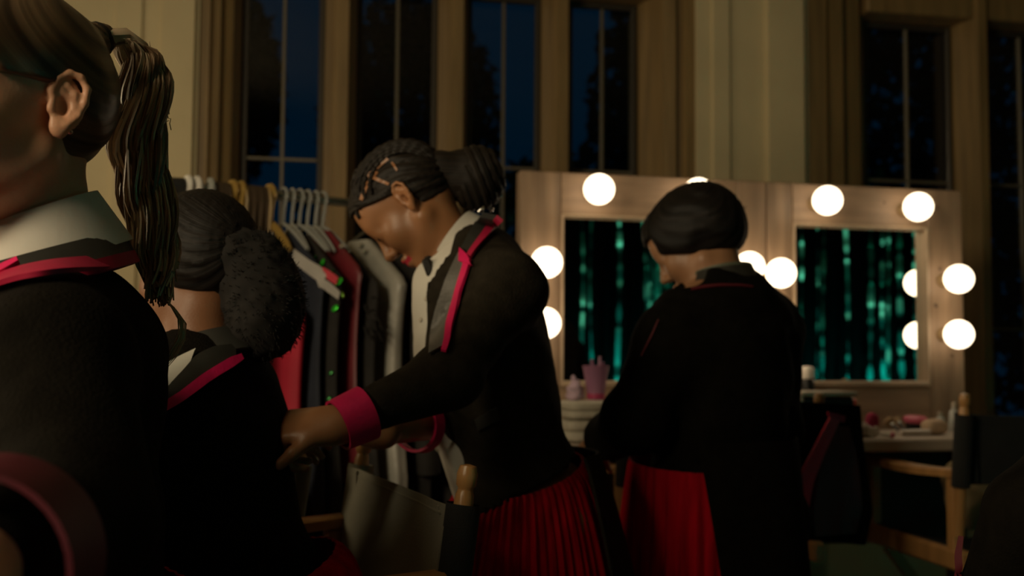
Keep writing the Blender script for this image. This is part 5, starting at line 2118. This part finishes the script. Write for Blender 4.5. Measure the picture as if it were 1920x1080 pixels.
for k, (px, wo, h_, tl) in enumerate(((1764, .10, .060, -.25), (1785, .08, .088, .3))):
    c = ct(px, 780, wo)
    root = empty('small_bottle', c, ['short clear bottle behind the beige sponge', 'taller clear bottle leaning at the right end of the counter'][k], 'bottle', GB)
    ax = (UPZ + VU * tl * .3).normalized()
    MB().lathe(c, [(.012, 0), (.0135, .003), (.0135, h_ * .7), (.006, h_ * .82), (.006, h_ * .86)], 18, ax).build('bottle_body', MT['clear_pl'], root)
    MB().lathe(c + ax * h_ * .85, [(.0075, 0), (.0075, h_ * .16), (.006, h_ * .18)], 16, ax).build('bottle_cap', MT['case_rim'], root)

# ================================================================== costume hung over the chair behind the short-haired person
MT['lining'] = mat('maroon_lining', (.075, .008, .014), .6, ns=8, na=.2)
MT['wine'] = mat('rose_crimson_lapel', (.62, .045, .09), .55, ns=10, na=.15)
root = empty('hung_jacket', P(1560, 1010, 2.66), 'black tailcoat with crimson lapel hung over the chair back beside the makeup case', 'jacket')


def hang(name, m, A, B, ya, yb, n=22, k=10, th=.006, fold=.008, seed=0.0):
    """cloth panel between two edges; edge points (px, py), depth from ya (left) to yb (right)"""
    A = [np.array(q, float) for q in A]
    B = [np.array(q, float) for q in B]
    tA = np.linspace(0, 1, len(A))
    t = np.linspace(0, 1, n)
    G = np.zeros((n, k, 3))
    for i in range(n):
        a = np.array([np.interp(t[i], tA, [q[c_] for q in A]) for c_ in range(2)])
        b = np.array([np.interp(t[i], tA, [q[c_] for q in B]) for c_ in range(2)])
        for j in range(k):
            s_ = j / (k - 1)
            p = a * (1 - s_) + b * s_
            G[i, j] = P(p[0], p[1], ya * (1 - s_) + yb * s_ + fold * math.sin(s_ * 9 + seed + t[i] * 1.5) * t[i])
    return MB().grid(G, th).build(name, m, root)


hang('back_panel', MT['jacket'], [(1488, 752), (1484, 800), (1478, 880), (1474, 960), (1490, 1010)], [(1612, 760), (1618, 830), (1628, 900), (1636, 960), (1622, 1022)], 2.665, 2.745, fold=.012)
hang('lining', MT['lining'], [(1562, 800), (1545, 850), (1530, 910), (1524, 960), (1530, 1005)], [(1590, 800), (1604, 850), (1612, 900), (1616, 950), (1604, 1000)], 2.640, 2.690, fold=.006, seed=1)
hang('lapel', MT['wine'], [(1556, 782), (1520, 850), (1492, 900), (1480, 950), (1486, 1004)], [(1574, 788), (1546, 850), (1526, 900), (1516, 950), (1516, 1006)], 2.630, 2.640, fold=.004, seed=2)
hang('collar', MT['pink_d'], [(1552, 772), (1552, 776), (1553, 781)], [(1584, 780), (1584, 786), (1582, 792)], 2.632, 2.645, n=6, fold=.001)
# canvas bag under it
bc_ = P(1516, 1052, 2.60)
MT['paper_bag'] = mat('pale_paper', (.36, .33, .25), .8, ns=10, na=.12)
root = empty('paper_bag', Vector((bc_.x - .03, bc_.y, .30)), 'small pale paper bag with a red handle hanging at the chair with the hung costume', 'bag')
ctr = P(1476, 1046, 2.60)
pillow_box('bag_body', Vector((ctr.x, ctr.y, ctr.z - .02)), (.055, .05, .085), MT['paper_bag'], root, e=5, lump=.01)
MB().tube([P(1484, 1018, 2.585), P(1492, 1036, 2.58), P(1500, 1062, 2.58)], [.009, .010, .008], 8, flat=.4).build('bag_handle', MT['wine'], root)
# beige bundle on the seat of the right-hand chair
root = empty('cloth_bundle', P(1835, 985, 2.95), 'beige bundled cloth lying on the black chair at the right edge', 'cloth')
F = Field()
for a, b, r0, r1 in (((1822, 950, 2.93), (1868, 930, 3.0), .055, .05), ((1800, 905, 3.0), (1830, 880, 3.02), .045, .04), ((1850, 950, 2.95), (1900, 935, 3.0), .05, .045), ((1808, 960, 2.95), (1806, 890, 3.0), .04, .045)):
    F.cap(P(*a), P(*b), r0, r1, .03)
V, Fc = F.mesh(.008, post=lambda Q, d: d + wrinkle(Q, .004, 38, 2.0))
MT['beige_cloth'] = mat('beige_cloth', (.24, .18, .09), .9, ns=10, na=.15)
mk('cloth', smooth_mesh(V, Fc, 1), Fc, MT['beige_cloth'], root)
